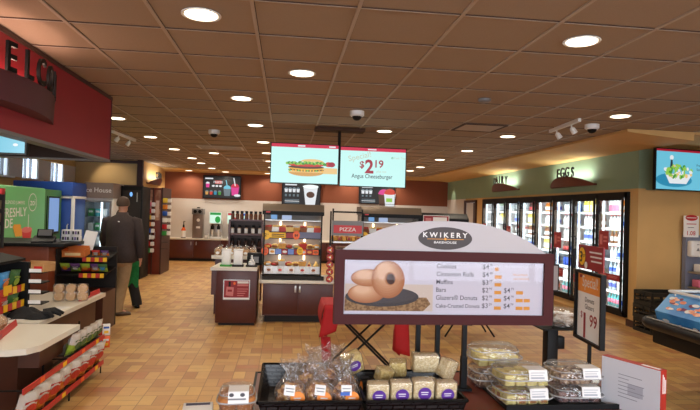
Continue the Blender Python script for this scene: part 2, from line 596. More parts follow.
rows = [('aisle row left of the screens', [(-0.55, 0.9), (-0.55, 3.41), (-0.51, 5.92), (-0.47, 7.78), (-0.44, 9.7), (-0.44, 11.57), (-0.44, 13.5), (-0.44, 15.4)]),  # the nearest is out of view, added to brighten the foreground
        ('row over the checkout side', [(-2.31, 7.73), (-2.33, 9.65), (-2.31, 11.54), (-2.28, 13.48), (-2.28, 14.9), (-2.24, 16.7)]),
        ('row along the glass door coolers', [(3.71, 3.3), (3.71, 0.9), (3.71, 5.81), (3.18, 7.72), (3.23, 9.68), (3.22, 11.44), (3.3, 13.47), (3.32, 14.73), (3.3, 16.4)]),  # nearest lamp here is also an unseen addition for foreground light
        ('row over the bakery sign', [(1.9, 0.9), (1.9, 3.42), (1.36, 7.77), (1.4, 9.9), (1.4, 11.9), (1.4, 13.9), (1.4, 15.9)])]  # its nearest lamp is added out of view to light the table
for nm, ps in rows:
    for k, (x, y) in enumerate(ps):
        downlight(x, y, '%s round downlight from the front, %s' % (ORD[k], nm))
downlight(5.7, 5.8, 'added unseen downlight above the frozen food bin, near the right wall')  # this and the next are added out of view to light the right
downlight(5.7, 3.3, 'added unseen downlight above the near end of the frozen food bin')
for k, y in enumerate((3.4, 5.0)):  # unseen lamps added inside the fascia to brighten the checkout
    downlight(-2.6, y, 'downlight under the welcome fascia, %s of the two' % ('nearer', 'farther')[k])
for k, y in enumerate((8.4, 10.6)):  # added where the fascia hides them, to lift the left wall
    downlight(-3.85, y, 'downlight in front of the left wall machines, %s of the two' % ('nearer', 'farther')[k])
downlight(0.096, 4.70, 'round downlight above the left hanging screen, between the two front ones')
downlight(-1.58, 12.03, 'round downlight between the checkout row and the middle aisle row, far back')
for k, x in enumerate((-3.0, -1.9, -0.6, 0.7, 2.0, 3.3)):
    downlight(x, 17.28, '%s downlight from the left in the ochre border above the far wall' % ORD[k])
# small fixtures
def dome_camera(x, y, label):
    t = thing('dome_camera', label, 'security camera', (x, y, CZ))
    b_ = MB(); b_.lathe([(0.085, 0.0), (0.085, -0.05), (0.07, -0.062)], (0, 0, 0), M_wplastic, 24); b_.obj('housing', t)
    b_ = MB(); b_.lathe([(0.055, -0.062), (0.05, -0.085), (0.03, -0.105), (0.0, -0.112)], (0, 0, 0), M_black, 20); b_.obj('dome', t)
dome_camera(3.73, 6.42, 'white dome camera beside the track lights near the egg sign')
dome_camera(-1.12, 8.47, 'white dome camera on the ceiling above the bakery cabinet aisle')
dome_camera(0.78, 6.33, 'small dome camera on the ceiling in front of the hanging screens')
t = thing('smoke_detector', 'round pale smoke detector on the ceiling right of the screens', 'smoke detector', (1.94, 5.32, CZ))
b_ = MB(); b_.lathe([(0.065, 0.0), (0.065, -0.02), (0.045, -0.035), (0.02, -0.035)], (0, 0, 0), M_grey, 20); b_.obj('housing', t)
t = thing('air_vent', 'square ceiling air vent with a dark frame', 'air vent', (2.5, 7.05, CZ - 0.004))
b_ = MB(); b_.frame(-0.29, 0.29, -0.29, 0.29, -0.012, 0.0, 0.03, M_teed); o = b_.obj('frame', t); o.rotation_euler = (PI / 2, 0, 0)
b_ = MB(); b_.box(-0.26, 0.26, -0.26, 0.26, -0.006, 0.0, M_tee); b_.obj('panel', t)
for k in range(-4, 5):
    pass
for x, y, lb in ((-1.15, 10.9, 'pale return air panel in the left aisle ceiling, nearer of two'), (-0.84, 13.3, 'pale return air panel in the left aisle ceiling, farther of two')):
    t = thing('return_air_panel', lb, 'air vent', (x, y, CZ - 0.004))
    b_ = MB(); b_.box(-0.58, 0.28, -0.28, 0.28, -0.006, 0.0, M_offw); b_.obj('panel', t)
    b_ = MB()
    for k in range(9):
        b_.box(-0.54, 0.24, -0.25 + k * 0.06, -0.235 + k * 0.06, -0.010, -0.006, M_tee)
    b_.obj('louvres', t)
def track_light(p0, p1, n, label, aim=None, energy=20):
    p0, p1 = Vector(p0), Vector(p1)
    d = (p1 - p0)
    a = math.atan2(d.y, d.x)
    t = thing('track_light', label, 'track light', p0, a)
    b_ = MB(); b_.box(0, d.length, -0.018, 0.018, -0.03, 0.012, M_wplastic); b_.obj('rail', t)
    for k in range(n):
        x = d.length * (0.25 + 0.5 * k / max(1, n - 1))
        h = MB()
        h.tube([(x, 0, -0.03), (x, 0, -0.075)], 0.009, M_wplastic)
        mk = h.mark()
        h.lathe([(0.02, 0.0), (0.032, -0.02), (0.036, -0.08), (0.03, -0.082)], (0, 0, 0), M_wplastic, 16)
        h.xf(mk, Matrix.Translation((x, 0, -0.065)) @ Matrix.Rotation(math.radians(35), 4, 'X'))
        h.obj('lamp_head', t)
track_light((3.45, 6.95, CZ - 0.012), (3.36, 6.05, CZ - 0.012), 2, 'white track light with two heads by the egg sign')
track_light((-2.75, 9.0, CZ - 0.012), (-2.70, 10.1, CZ - 0.012), 2, 'white track light with two heads beside the red welcome fascia')
# wall-washer spots of the tracks, then an added ceiling spot without a fixture
def aimed(name, loc, tgt, e, size, col=WARM, blend=0.5):
    d = Vector(tgt) - Vector(loc)
    q = d.to_track_quat('-Z', 'Y').to_euler()
    return lamp(name, 'SPOT', loc, e, col, None, q, spot_size=size, spot_blend=blend, shadow_soft_size=0.04)
aimed('track_spot', (4.75, 16.9, 2.6), (5.25, 16.95, 2.1), 12, 0.8)
aimed('wall_washer', (-4.7, 14.2, 2.6), (-4.5, 14.8, 2.2), 10, 1.6)
aimed('ceiling_fill_spot', (-2.5, 2.3, 2.1), (-1.75, 3.5, 2.79), 240, 1.5, (0.97, 0.99, 1.0), 0.25)  # added mid-air spot, stands in for shopfront daylight on the ceiling
# ------------------------------------------------------------------ red welcome fascia over the checkout
M_redw = mat('red_fascia_paint', (150, 26, 40), 0.5, var=0.04, scale=4)
M_plum = mat('plum_bracket', (82, 32, 40), 0.55)
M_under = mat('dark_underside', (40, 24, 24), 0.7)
t = thing('welcome_fascia', 'long red fascia hung from the ceiling over the checkout with black welcome letters', 'sign', (-1.93, 0, 0))
b = MB(); b.box(-0.10, 0.0, 0.5, 6.25, 2.10, 2.79, M_redw); b.box(-3.3, -0.10, 6.15, 6.25, 2.10, 2.79, M_redw); b.obj('fascia_board', t)
b = MB(); b.box(-0.11, 0.006, 0.5, 6.256, 2.085, 2.11, M_grey); b.box(-3.3, -0.11, 6.14, 6.256, 2.085, 2.11, M_grey); b.box(-0.015, 0.006, 6.235, 6.256, 2.1, 2.79, M_plum); b.obj('edge_trim', t)
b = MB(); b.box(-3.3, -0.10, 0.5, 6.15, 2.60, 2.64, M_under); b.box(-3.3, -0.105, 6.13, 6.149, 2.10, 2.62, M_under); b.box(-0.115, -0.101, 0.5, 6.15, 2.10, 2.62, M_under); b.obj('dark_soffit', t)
b = MB(); b.box(-0.01, 0.012, 0.5, 6.25, 2.755, 2.788, M_trimw); b.obj('top_moulding', t)
# bulging bracket that carries the letters
def bulge_bracket(yc, half, depth, z0, z1, mt, mb, drop=0.0, n=14):
    top, bot = [], []
    pts = []
    for k in range(n + 1):
        a = -1 + 2 * k / n
        x = depth * (1 - a * a)
        zt = z1 - drop * a * a
        pts.append((x, yc + half * a, zt))
    i = mb.mi(mt)
    vt = [mb.bm.verts.new(p) for p in pts]
    vb = [mb.bm.verts.new((p[0] * 0.8, p[1], z0)) for p in pts]
    for k in range(n):
        mb.bm.faces.new((vt[k], vb[k], vb[k + 1], vt[k + 1])).material_index = i
    mb.bm.faces.new(vt).material_index = i
    mb.bm.faces.new(vb[::-1]).material_index = i
    mb.bm.faces.new((vt[0], vt[-1], vb[-1], vb[0])).material_index = i
b = MB(); bulge_bracket(3.98, 0.80, 0.20, 2.26, 2.44, M_plum, b, 0.0); b.obj('letter_bracket', t)
b = MB()
for ch, y in zip('WELCOME', (3.46, 3.70, 3.90, 4.08, 4.29, 4.52, 4.71)):
    a = (y - 3.98) / 0.80
    xx = 0.20 * (1 - a * a) - 0.01
    ang = math.atan(-0.20 * 2 * a / 0.80)      # the letters follow the curve of the bracket
    mk = b.mark()
    b.text(ch, 0.27, 0, 0, 0, M_black, 'c', 0.012, 0.01, sx=0.8)
    b.xf(mk, Matrix.Translation((xx + 0.005, y, 2.445)) @ Matrix.Rotation(PI / 2 - ang, 4, 'Z'))
b.obj('lettering', t)
lamp('fascia_letter_lamp', 'AREA', (0.03, 3.9, 2.46), 5, (1.0, 0.6, 0.45), t, (0, -2.4, 0), shape='RECTANGLE', size=0.05, size_y=1.1)

# ------------------------------------------------------------------ screens
M_cyan = emis('screen_pale_cyan', (196, 246, 240), 1.0)
M_cyan2 = emis('screen_white', (240, 252, 250), 1.05)
M_ered = emis('screen_red', (214, 18, 66), 0.9)
M_edred = emis('screen_dark_red', (176, 20, 50), 0.8)
M_etxt = emis('screen_dark_text', (48, 70, 80), 0.6)
M_epale = emis('screen_pale_text', (206, 214, 190), 0.9)
M_eblk = emis('screen_black', (16, 20, 28), 0.6)
M_ewht = emis('screen_white_text', (236, 240, 244), 0.9)
M_ebun = emis('screen_bun', (226, 166, 84), 0.85)
M_ebun2 = emis('screen_bun_light', (244, 204, 134), 0.9)
M_epat = emis('screen_patty', (96, 56, 36), 0.7)
M_egrn = emis('screen_lettuce', (70, 160, 60), 0.8)
M_egrn2 = emis('screen_lettuce_light', (150, 206, 80), 0.9)
M_ered2 = emis('screen_tomato', (220, 60, 44), 0.85)
M_echs = emis('screen_cheese', (250, 190, 60), 0.9)
M_eblu = emis('screen_blue', (40, 150, 190), 0.8)
M_eblu2 = emis('screen_light_blue', (110, 200, 226), 0.9)
M_epnk = emis('screen_pink', (226, 60, 150), 0.9)
M_egry = emis('screen_grey', (120, 140, 150), 0.7)
def screen_body(t, w, h, d=0.05):
    b = MB(); b.box(-w / 2, w / 2, 0, d, -h / 2, h / 2, M_black, 0.006); b.frame(-w / 2, w / 2, -h / 2, h / 2, -0.006, 0.001, 0.012, M_black); b.obj('screen_housing', t)
def burger(b, cx, cz, s, y):
    b.disc(cx, cz - 0.07 * s, 0.30 * s, 0.07 * s, y, M_ebun, 24, PI, 2 * PI); b.rect(cx - 0.30 * s, cx + 0.30 * s, cz - 0.08 * s, cz - 0.055 * s, y, M_ebun2)
    for k, (m_, dz) in enumerate(((M_epat, -0.03), (M_echs, 0.0), (M_epat, 0.02), (M_ered2, 0.055))):
        b.disc(cx, cz + dz * s, 0.31 * s, 0.03 * s, y - 0.0006 * (k + 1), m_, 20)
    r = random.Random(3)
    for k in range(22):
        x = cx + (-0.32 + 0.64 * k / 21) * s
        b.disc(x, cz + (0.085 + r.uniform(-0.015, 0.015)) * s, 0.035 * s, 0.024 * s, y - 0.004 - 0.0001 * k, M_egrn if k % 2 else M_egrn2, 8)
    for k in range(12):
        x = cx + (-0.28 + 0.56 * k / 11) * s
        b.disc(x, cz - 0.045 * s, 0.022 * s, 0.018 * s, y - 0.007, M_echs if k % 3 else M_egrn2, 6)
    b.disc(cx + 0.1 * s, cz + 0.11 * s, 0.20 * s, 0.05 * s, y - 0.003, M_ebun2, 20, 0, PI)
W1, H1 = 0.945, 0.56
t = thing('menu_screen', 'left of the two big hanging screens, showing a burger on pale cyan', 'screen', (0.232, 7.6, 2.262), 0, 'big hanging menu screens')
screen_body(t, W1, H1)
b = MB(); y = -0.002
b.rect(-0.46, 0.46, -0.268, 0.268, y, M_cyan); b.rect(-0.46, 0.46, 0.222, 0.268, y - 0.0008, M_ered)
b.rect(-0.10, 0.0, 0.235, 0.255, y - 0.0012, M_ewht); b.rect(0.33, 0.42, 0.235, 0.255, y - 0.0012, M_ewht)
burger(b, 0.02, -0.06, 0.80, y - 0.0015)
b.disc(0.33, 0.0, 0.05, 0.035, y - 0.001, M_ered2, 16); b.disc(0.37, 0.0, 0.05, 0.035, y - 0.0013, M_edred, 16); b.rect(0.22, 0.45, -0.13, -0.05, y - 0.0006, M_ebun2)
b.obj('picture', t)
t2 = thing('menu_screen', 'right of the two big hanging screens, showing the $2.19 price in red', 'screen', (1.185, 7.6, 2.25), 0, 'big hanging menu screens')
screen_body(t2, W1, H1)
b = MB()
b.rect(-0.46, 0.46, -0.268, 0.268, y, M_cyan); b.rect(-0.46, 0.46, 0.222, 0.268, y - 0.0008, M_ered)
b.rect(-0.08, 0.04, 0.238, 0.254, y - 0.0012, M_ewht)
b.text('Special!', 0.11, -0.34, 0.07, y - 0.001, M_epale, 'l', 0.004, tilt=0.25)
b.text('$', 0.13, -0.19, -0.01, y - 0.001, M_edred, 'l', 0.02); b.text('2', 0.26, -0.115, -0.08, y - 0.001, M_edred, 'l', 0.03, sx=0.95); b.text('19', 0.145, 0.03, 0.0, y - 0.001, M_edred, 'l', 0.02)
b.text('plus tax', 0.045, 0.05, -0.07, y - 0.001, M_epale, 'l')
b.text('Angus Cheeseburger', 0.083, -0.30, -0.155, y - 0.001, M_etxt, 'l', 0.008, sx=0.82)
b.torus((0.27, y - 0.001, 0.14), 0.012, 0.003, M_egrn, 12, 4, Matrix.Rotation(PI / 2, 4, 'X')); b.text('Kwik Trip', 0.04, 0.295, 0.127, y - 0.001, M_epale, 'l')
b.obj('picture', t2)
t = thing('screen_ceiling_mount', 'black pole and ceiling plate holding the two big hanging screens', 'bracket', (0.71, 7.72, CZ))
b = MB(); b.box(-0.35, 0.35, -0.13, 0.13, -0.045, 0.0, M_teed, 0.004); b.obj('ceiling_plate', t)
b = MB(); b.tube([(0, -0.02, -0.04), (0, -0.02, -0.75)], 0.022, M_blackm); b.obj('pole', t)
b = MB(); b.box(-0.8, 0.8, -0.06, -0.02, -0.58, -0.52, M_blackm); b.obj('crossbar', t)
# dark menu screens on the far wall
def cup(b, cx, cz, s, y, m1, m2, straw=None):
    b.poly([(cx - 0.09 * s, cz - 0.16 * s), (cx + 0.09 * s, cz - 0.16 * s), (cx + 0.12 * s, cz + 0.10 * s), (cx - 0.12 * s, cz + 0.10 * s)], y, m1)
    b.disc(cx, cz + 0.10 * s, 0.125 * s, 0.03 * s, y - 0.0004, m2, 16)
    b.disc(cx, cz + 0.11 * s, 0.11 * s, 0.08 * s, y - 0.0006, m2, 16, 0, PI)
    if straw:
        b.poly([(cx - 0.01 * s, cz + 0.12 * s), (cx + 0.02 * s, cz + 0.12 * s), (cx - 0.03 * s, cz + 0.36 * s), (cx - 0.06 * s, cz + 0.36 * s)], y - 0.0008, straw)
def far_screen(x, z, w, h, label, kind):
    t = thing('menu_screen', label, 'screen', (x, 17.54, z), 0, 'dark menu screens on the far wall')
    screen_body(t, w, h)
    b = MB(); y = -0.002
    b.rect(-w / 2 + 0.02, w / 2 - 0.02, -h / 2 + 0.02, h / 2 - 0.02, y, M_eblk)
    if kind == 0:
        b.rect(-0.52, -0.28, 0.24, 0.28, y - 0.001, M_ewht); b.rect(-0.22, -0.02, 0.10, 0.2, y - 0.001, M_ered2)
        b.text('FREEZE', 0.09, -0.12, 0.12, y - 0.002, M_ewht, 'c', 0.01)
        cup(b, -0.44, 0.06, 0.5, y - 0.001, M_epnk, M_ewht)
        for k in range(3):
            b.disc(-0.27 + 0.11 * k, 0.03, 0.045, 0.03, y - 0.001, M_ewht, 10)
        for k, m_ in enumerate((M_ebun, M_ered2, M_eblu, M_egrn)):
            cup(b, -0.46 + 0.13 * k, -0.18, 0.4, y - 0.001, m_, M_egry)
        cup(b, 0.16, -0.12, 0.95, y - 0.001, M_egry, M_eblu2, M_eblu2); cup(b, 0.40, -0.08, 1.05, y - 0.003, M_epnk, M_ered, M_ewht)
        b.disc(0.47, -0.25, 0.1, 0.04, y - 0.006, M_ewht, 16)
    else:
        b.rect(-w * 0.42, -w * 0.12, h * 0.36, h * 0.42, y - 0.001, M_ewht)
        n = 4 if kind == 1 else 3
        for k in range(n):
            cup(b, -w * 0.39 + 0.125 * k, h * 0.16, 0.45, y - 0.001, M_ewht, M_egry); b.rect(-w * 0.42 + 0.125 * k, -w * 0.37 + 0.125 * k, -h * 0.12, -h * 0.02, y - 0.001, M_egry)
        for k in range(3):
            b.rect(-w * 0.42, -w * 0.05, -h * 0.27 - 0.05 * k, -h * 0.24 - 0.05 * k, y - 0.001, M_ewht if k == 1 else M_egry)
        if kind == 1:
            b.poly([(0.14, -0.34), (0.44, -0.34), (0.52, 0.24), (0.06, 0.24)], y - 0.001, M_ewht); b.disc(0.29, 0.24, 0.25, 0.06, y - 0.002, M_cyan2); b.disc(0.29, -0.02, 0.13, 0.10, y - 0.002, M_epat)
        else:
            cup(b, 0.22, -0.1, 1.5, y - 0.001, M_epat, M_epnk); cup(b, 0.42, -0.1, 1.6, y - 0.003, M_ewht, M_ered2); b.rect(0.3, 0.5, -0.22, -0.1, y - 0.006, M_egrn2)
    b.obj('picture', t)
far_screen(-2.02, 2.27, 1.17, 0.72, 'dark drinks menu screen with a pink and a blue cup, left on the far wall', 0)
far_screen(0.455, 2.14, 1.23, 0.73, 'dark menu screen with one large white cup, below the burger screen', 1)
far_screen(2.89, 2.19, 1.18, 0.60, 'dark menu screen with coffee cups, below the price screen', 2)
# salad screen at the right, seen at an angle
t = thing('salad_screen', 'wall screen showing a bowl of salad on light blue, right of the egg sign', 'screen', (5.68, 7.30, 2.36), math.radians(9))
screen_body(t, 1.06, 0.60)
b = MB(); y = -0.002
b.rect(-0.515, 0.515, -0.285, 0.285, y, M_eblu2); b.rect(-0.515, 0.515, 0.255, 0.285, y - 0.0008, M_edred); b.disc(-0.2, -0.15, 0.32, 0.1, y - 0.0004, M_eblu, 24)
b.poly([(-0.36, -0.06), (0.12, -0.06), (0.02, -0.2), (-0.28, -0.2)], y - 0.001, M_ewht)
r = random.Random(5)
for k in range(60):
    a = r.uniform(0, 2 * PI); q = r.uniform(0, 1) ** 0.5
    b.disc(-0.12 + 0.24 * q * math.cos(a), -0.03 + 0.09 * q * math.sin(a), r.uniform(0.02, 0.045), r.uniform(0.014, 0.03), y - 0.0015 - 0.00005 * k, r.choice((M_egrn, M_egrn2, M_egrn2, M_ewht, M_ebun2)), 7, 0, 2 * PI, r.uniform(0, 3))
b.poly([(-0.28, 0.0), (-0.22, 0.0), (-0.235, 0.14), (-0.265, 0.14)], y - 0.001, M_etxt); b.disc(-0.25, 0.17, 0.035, 0.035, y - 0.001, M_ewht, 12)
b.text('Fresh', 0.05, 0.2, 0.06, y - 0.001, M_etxt); b.text('Salads', 0.05, 0.2, 0.0, y - 0.001, M_etxt)
b.obj('picture', t)
b = MB(); b.box(-0.2, 0.2, 0.05, 0.3, -0.03, 0.03, M_blackm); b.obj('wall_arm', t)
# screen under the welcome fascia
t = thing('checkout_screen', 'blue screen hanging under the red welcome fascia', 'screen', (-2.55, 4.6, 2.27), 0)
screen_body(t, 1.0, 0.56)
b = MB(); b.rect(-0.485, 0.485, -0.265, 0.265, y, M_eblu2)
for k in range(26):
    b.disc(r.uniform(-0.45, 0.45), r.uniform(-0.25, 0.2), r.uniform(0.01, 0.03), 0.012, y - 0.0006, r.choice((M_eblu, M_eblu, M_ewht)), 7)
b.obj('picture', t)
b = MB(); b.box(-0.03, 0.03, 0.05, 0.09, 0.0, 0.36, M_blackm); b.obj('hanger', t)

# ------------------------------------------------------------------ bracket signs on the green wall and the left wall
M_lampw = emis('sign_tube_lamp', (255, 246, 230), 4.0)
def aisle_sign(name, txt, x, yc, z, half, label, face, rz):
    """local frame: +x out of the wall, text reads along +y; rz turns it"""
    t = thing(name, label, 'sign', (x, yc, z), rz)
    b = MB()
    n = 16
    pts = [(half * (-1 + 2 * k / n), 0.0) for k in range(n + 1)]
    i = b.mi(face)
    prof = [(half * (-1 + 2 * k / n), 0.15 * (1 - abs(-1 + 2 * k / n) ** 2.2)) for k in range(n + 1)]
    out = lambda a: 0.06 + 0.16 * (1 - (a / half) ** 2)
    vt = [b.bm.verts.new((out(a), a, h + 0.03)) for a, h in prof]
    vb = [b.bm.verts.new((out(a) * 0.7, a, 0.0)) for a, h in prof]
    wt = [b.bm.verts.new((0.0, a, h + 0.03)) for a, h in prof]
    wb = [b.bm.verts.new((0.0, a, 0.0)) for a, h in prof]
    for k in range(n):
        for q in ((vt[k], vb[k], vb[k + 1], vt[k + 1]), (wb[k], wb[k + 1], vb[k + 1], vb[k])):
            b.bm.faces.new(q).material_index = i
    b.bm.faces.new((vt[0], wt[0], wb[0], vb[0])).material_index = i
    b.bm.faces.new((vt[-1], vb[-1], wb[-1], wt[-1])).material_index = i
    b.obj('bracket', t)
    b = MB()
    w_ = 0.28 * len(txt) * 0.62
    xs = [(-w_ / 2 + w_ * (k + 0.5) / len(txt)) for k in range(len(txt))]
    for ch, a in zip(txt, xs):
        h = 0.15 * (1 - abs(a / half) ** 2.2) + 0.03
        mk = b.mark()
        b.text(ch, 0.26, 0, 0, 0, M_ink, 'c', 0.012, 0.01, sx=0.85)
        b.xf(mk, Matrix.Translation((out(a) * 0.8, a, h - 0.005)) @ Matrix.Rotation(PI / 2, 4, 'Z'))
    b.obj('lettering', t)
    b = MB(); b.tube([(0.05, -half * 0.8, 0.04), (0.05, half * 0.8, 0.04)], 0.012, M_lampw); b.obj('tube_lamp', t)
    lamp('sign_lamp', 'AREA', (0.14, 0, 0.14), 8, (1.0, 0.97, 0.86), t, (0, 2.7, 0), shape='RECTANGLE', size=0.06, size_y=half * 1.7)
    return t
M_brk = mat('brown_sign_bracket', (96, 40, 34), 0.5)
aisle_sign('aisle_sign', 'EGGS', 5.25, 9.62, 2.20, 0.78, 'brown bracket sign with black letters EGGS on the green wall', M_brk, PI)
aisle_sign('aisle_sign', 'DAIRY', 5.25, 12.75, 2.23, 0.78, 'brown bracket sign with black letters DAIRY on the green wall', M_brk, PI)
aisle_sign('aisle_sign', 'COLD', -3.77, 16.05, 2.22, 0.72, 'bracket sign with thin letters on the ochre wall beyond the wooden rack', M_brk, 0)
# ------------------------------------------------------------------ glass door coolers along the right wall
ED = [7.95, 8.74, 9.52, 10.28, 11.06, 11.84, 12.62, 13.40, 14.18]
M_coolw = mat('cooler_white_liner', (226, 230, 232), 0.4)
M_led = emis('cooler_led_strip', (240, 248, 255), 4.0)
M_shelf = mat('cooler_wire_shelf', (200, 204, 206), 0.35, 0.5)
M_cglass = clear('cooler_door_glass', (236, 242, 244), 0.05, 0.02)
t = thing('glass_door_cooler', 'long run of black framed glass door drink coolers built into the right wall', 'cooler', (0, 0, 0))
b = MB()
b.box(5.92, 5.96, 7.93, 14.2, 0.12, 2.06, M_coolw); b.box(5.27, 5.95, 7.90, 7.93, 0.12, 2.06, M_coolw); b.box(5.27, 5.95, 14.2, 14.23, 0.12, 2.06, M_coolw)
b.box(5.27, 5.95, 7.93, 14.2, 2.03, 2.06, M_coolw); b.box(5.27, 5.95, 7.93, 14.2, 0.12, 0.15, M_coolw); b.obj('liner', t)
b = MB()
b.box(5.20, 5.27, 7.92, 14.21, 1.97, 2.055, M_black); b.box(5.20, 5.27, 7.92, 14.21, 0.12, 0.19, M_black)
for y in ED:
    b.box(5.20, 5.27, y - 0.035, y + 0.035, 0.12, 2.05, M_black)
b.obj('frame', t)
for k in range(8):
    y0, y1 = ED[k] + 0.04, ED[k + 1] - 0.04
    d = MB()
    d.box(5.175, 5.20, y0, y1, 0.19, 0.235, M_blackm); d.box(5.175, 5.20, y0, y1, 1.925, 1.97, M_blackm)
    d.box(5.175, 5.20, y0, y0 + 0.035, 0.235, 1.925, M_blackm); d.box(5.175, 5.20, y1 - 0.035, y1, 0.235, 1.925, M_blackm)
    dd = d.obj('door', t)
    g = MB(); g.box(5.184, 5.190, y0 + 0.035, y1 - 0.035, 0.235, 1.925, M_cglass); g.obj('pane', dd)
    h = MB(); h.tube([(5.172, y1 - 0.02, 0.95), (5.13, y1 - 0.02, 0.97), (5.13, y1 - 0.02, 1.28), (5.172, y1 - 0.02, 1.30)], 0.010, M_blackm, 8); h.obj('handle', dd)
    s_ = MB(); s_.box(5.29, 5.31, ED[k + 1] - 0.055, ED[k + 1] - 0.035, 0.2, 1.96, M_led); s_.box(5.29, 5.31, ED[k] + 0.035, ED[k] + 0.05, 0.2, 1.96, M_led); s_.obj('led_strip', t)
    lamp('cooler_lamp', 'AREA', (5.29, (y0 + y1) / 2, 1.1), 18, (0.93, 0.97, 1.0), t, (0, -PI / 2, 0), shape='RECTANGLE', size=1.7, size_y=0.6)
SHZ = [0.20, 0.455, 0.71, 0.965, 1.22, 1.475, 1.73]
for k in range(8):
    y0, y1 = ED[k] + 0.01, ED[k + 1] - 0.01
    for z in SHZ:
        s_ = MB(); s_.box(5.33, 5.90, y0, y1, z - 0.014, z, M_shelf); s_.box(5.325, 5.335, y0, y1, z - 0.03, z + 0.012, M_wplastic); s_.obj('shelf', t)
# promo cards on the door glass
for k, zc, w_, h_ in ((0, 1.28, 0.27, 0.30), (1, 0.55, 0.3, 0.14), (2, 1.20, 0.27, 0.30), (2, 0.60, 0.36, 0.16), (5, 1.25, 0.24, 0.30), (7, 1.28, 0.22, 0.28), (0, 0.70, 0.60, 0.10)):
    y = ED[k + 1] - 0.12 - w_ / 2
    b = MB()
    mk = b.mark()
    b.box(-w_ / 2, w_ / 2, -0.002, 0.002, -h_ / 2, h_ / 2, M_dred); b.rect(-w_ * 0.4, -w_ * 0.12, -h_ * 0.25, h_ * 0.3, -0.003, mat('card_pink', (206, 120, 120), 0.5)); b.rect(-w_ * 0.02, w_ * 0.4, h_ * 0.1, h_ * 0.22, -0.003, mat('card_pink', (206, 120, 120), 0.5)); b.rect(-w_ * 0.02, w_ * 0.36, -h_ * 0.1, h_ * 0.0, -0.003, mat('card_pink', (206, 120, 120), 0.5))
    b.xf(mk, Matrix.Translation((5.180, y, zc)) @ Matrix.Rotation(-PI / 2, 4, 'Z'))
    o = b.obj('promo_card', t); o['label'] = 'dark red promo card on the glass'
# products
def bottle_proto(nm, body, cap, lab, r, h, cat='bottle'):
    b = MB()
    b.lathe([(r * 0.9, 0), (r, 0.012), (r, h * 0.22), (r * 1.01, h * 0.221), (r * 1.01, h * 0.52), (r, h * 0.521), (r * 0.95, h * 0.62), (r * 0.42, h * 0.82), (r * 0.38, h * 0.9), (r * 0.46, h * 0.901), (r * 0.46, h)], (0, 0, 0), body, 12,
            [body, body, lab, lab, lab, body, body, body, cap, cap, cap])
    o = b.obj(nm)
    return o
def can_proto(nm, body, top, r, h):
    b = MB(); b.lathe([(r * 0.8, 0), (r, 0.012), (r, h - 0.015), (r * 0.82, h)], (0, 0, 0), body, 12, [body, body, body, top]); return b.obj(nm)
def jug_proto(nm, body, cap, lab):
    b = MB(); b.lathe([(0.055, 0), (0.075, 0.015), (0.075, 0.14), (0.06, 0.19), (0.025, 0.215), (0.025, 0.222), (0.03, 0.223), (0.03, 0.24)], (0, 0, 0), body, 12, [body, body, lab, body, body, cap, cap, cap])
    b.tube([(-0.06, 0, 0.17), (-0.085, 0, 0.15), (-0.088, 0, 0.10), (-0.07, 0, 0.07)], 0.012, body, 6); return b.obj(nm)
def carton_proto(nm, body, lab):
    b = MB(); b.prism([(-0.045, 0), (0.045, 0), (0.045, 0.17), (0.012, 0.215), (0.012, 0.235), (-0.012, 0.235), (-0.012, 0.215), (-0.045, 0.17)], 'x', -0.045, 0.045, body)
    b.box(-0.048, -0.044, -0.04, 0.04, 0.03, 0.13, lab); return b.obj(nm)
PM = {n: mat('drink_' + n, c, 0.3) for n, c in dict(white=(238, 238, 234), clear=(196, 214, 220), amber=(150, 84, 30), orange=(240, 140, 30), red=(200, 34, 40), blue=(40, 90, 190), green=(60, 150, 70), cola=(60, 28, 20), pink=(230, 120, 150), yellow=(240, 210, 70), teal=(60, 170, 170), purple=(110, 60, 140), navy=(34, 44, 90)).items()}
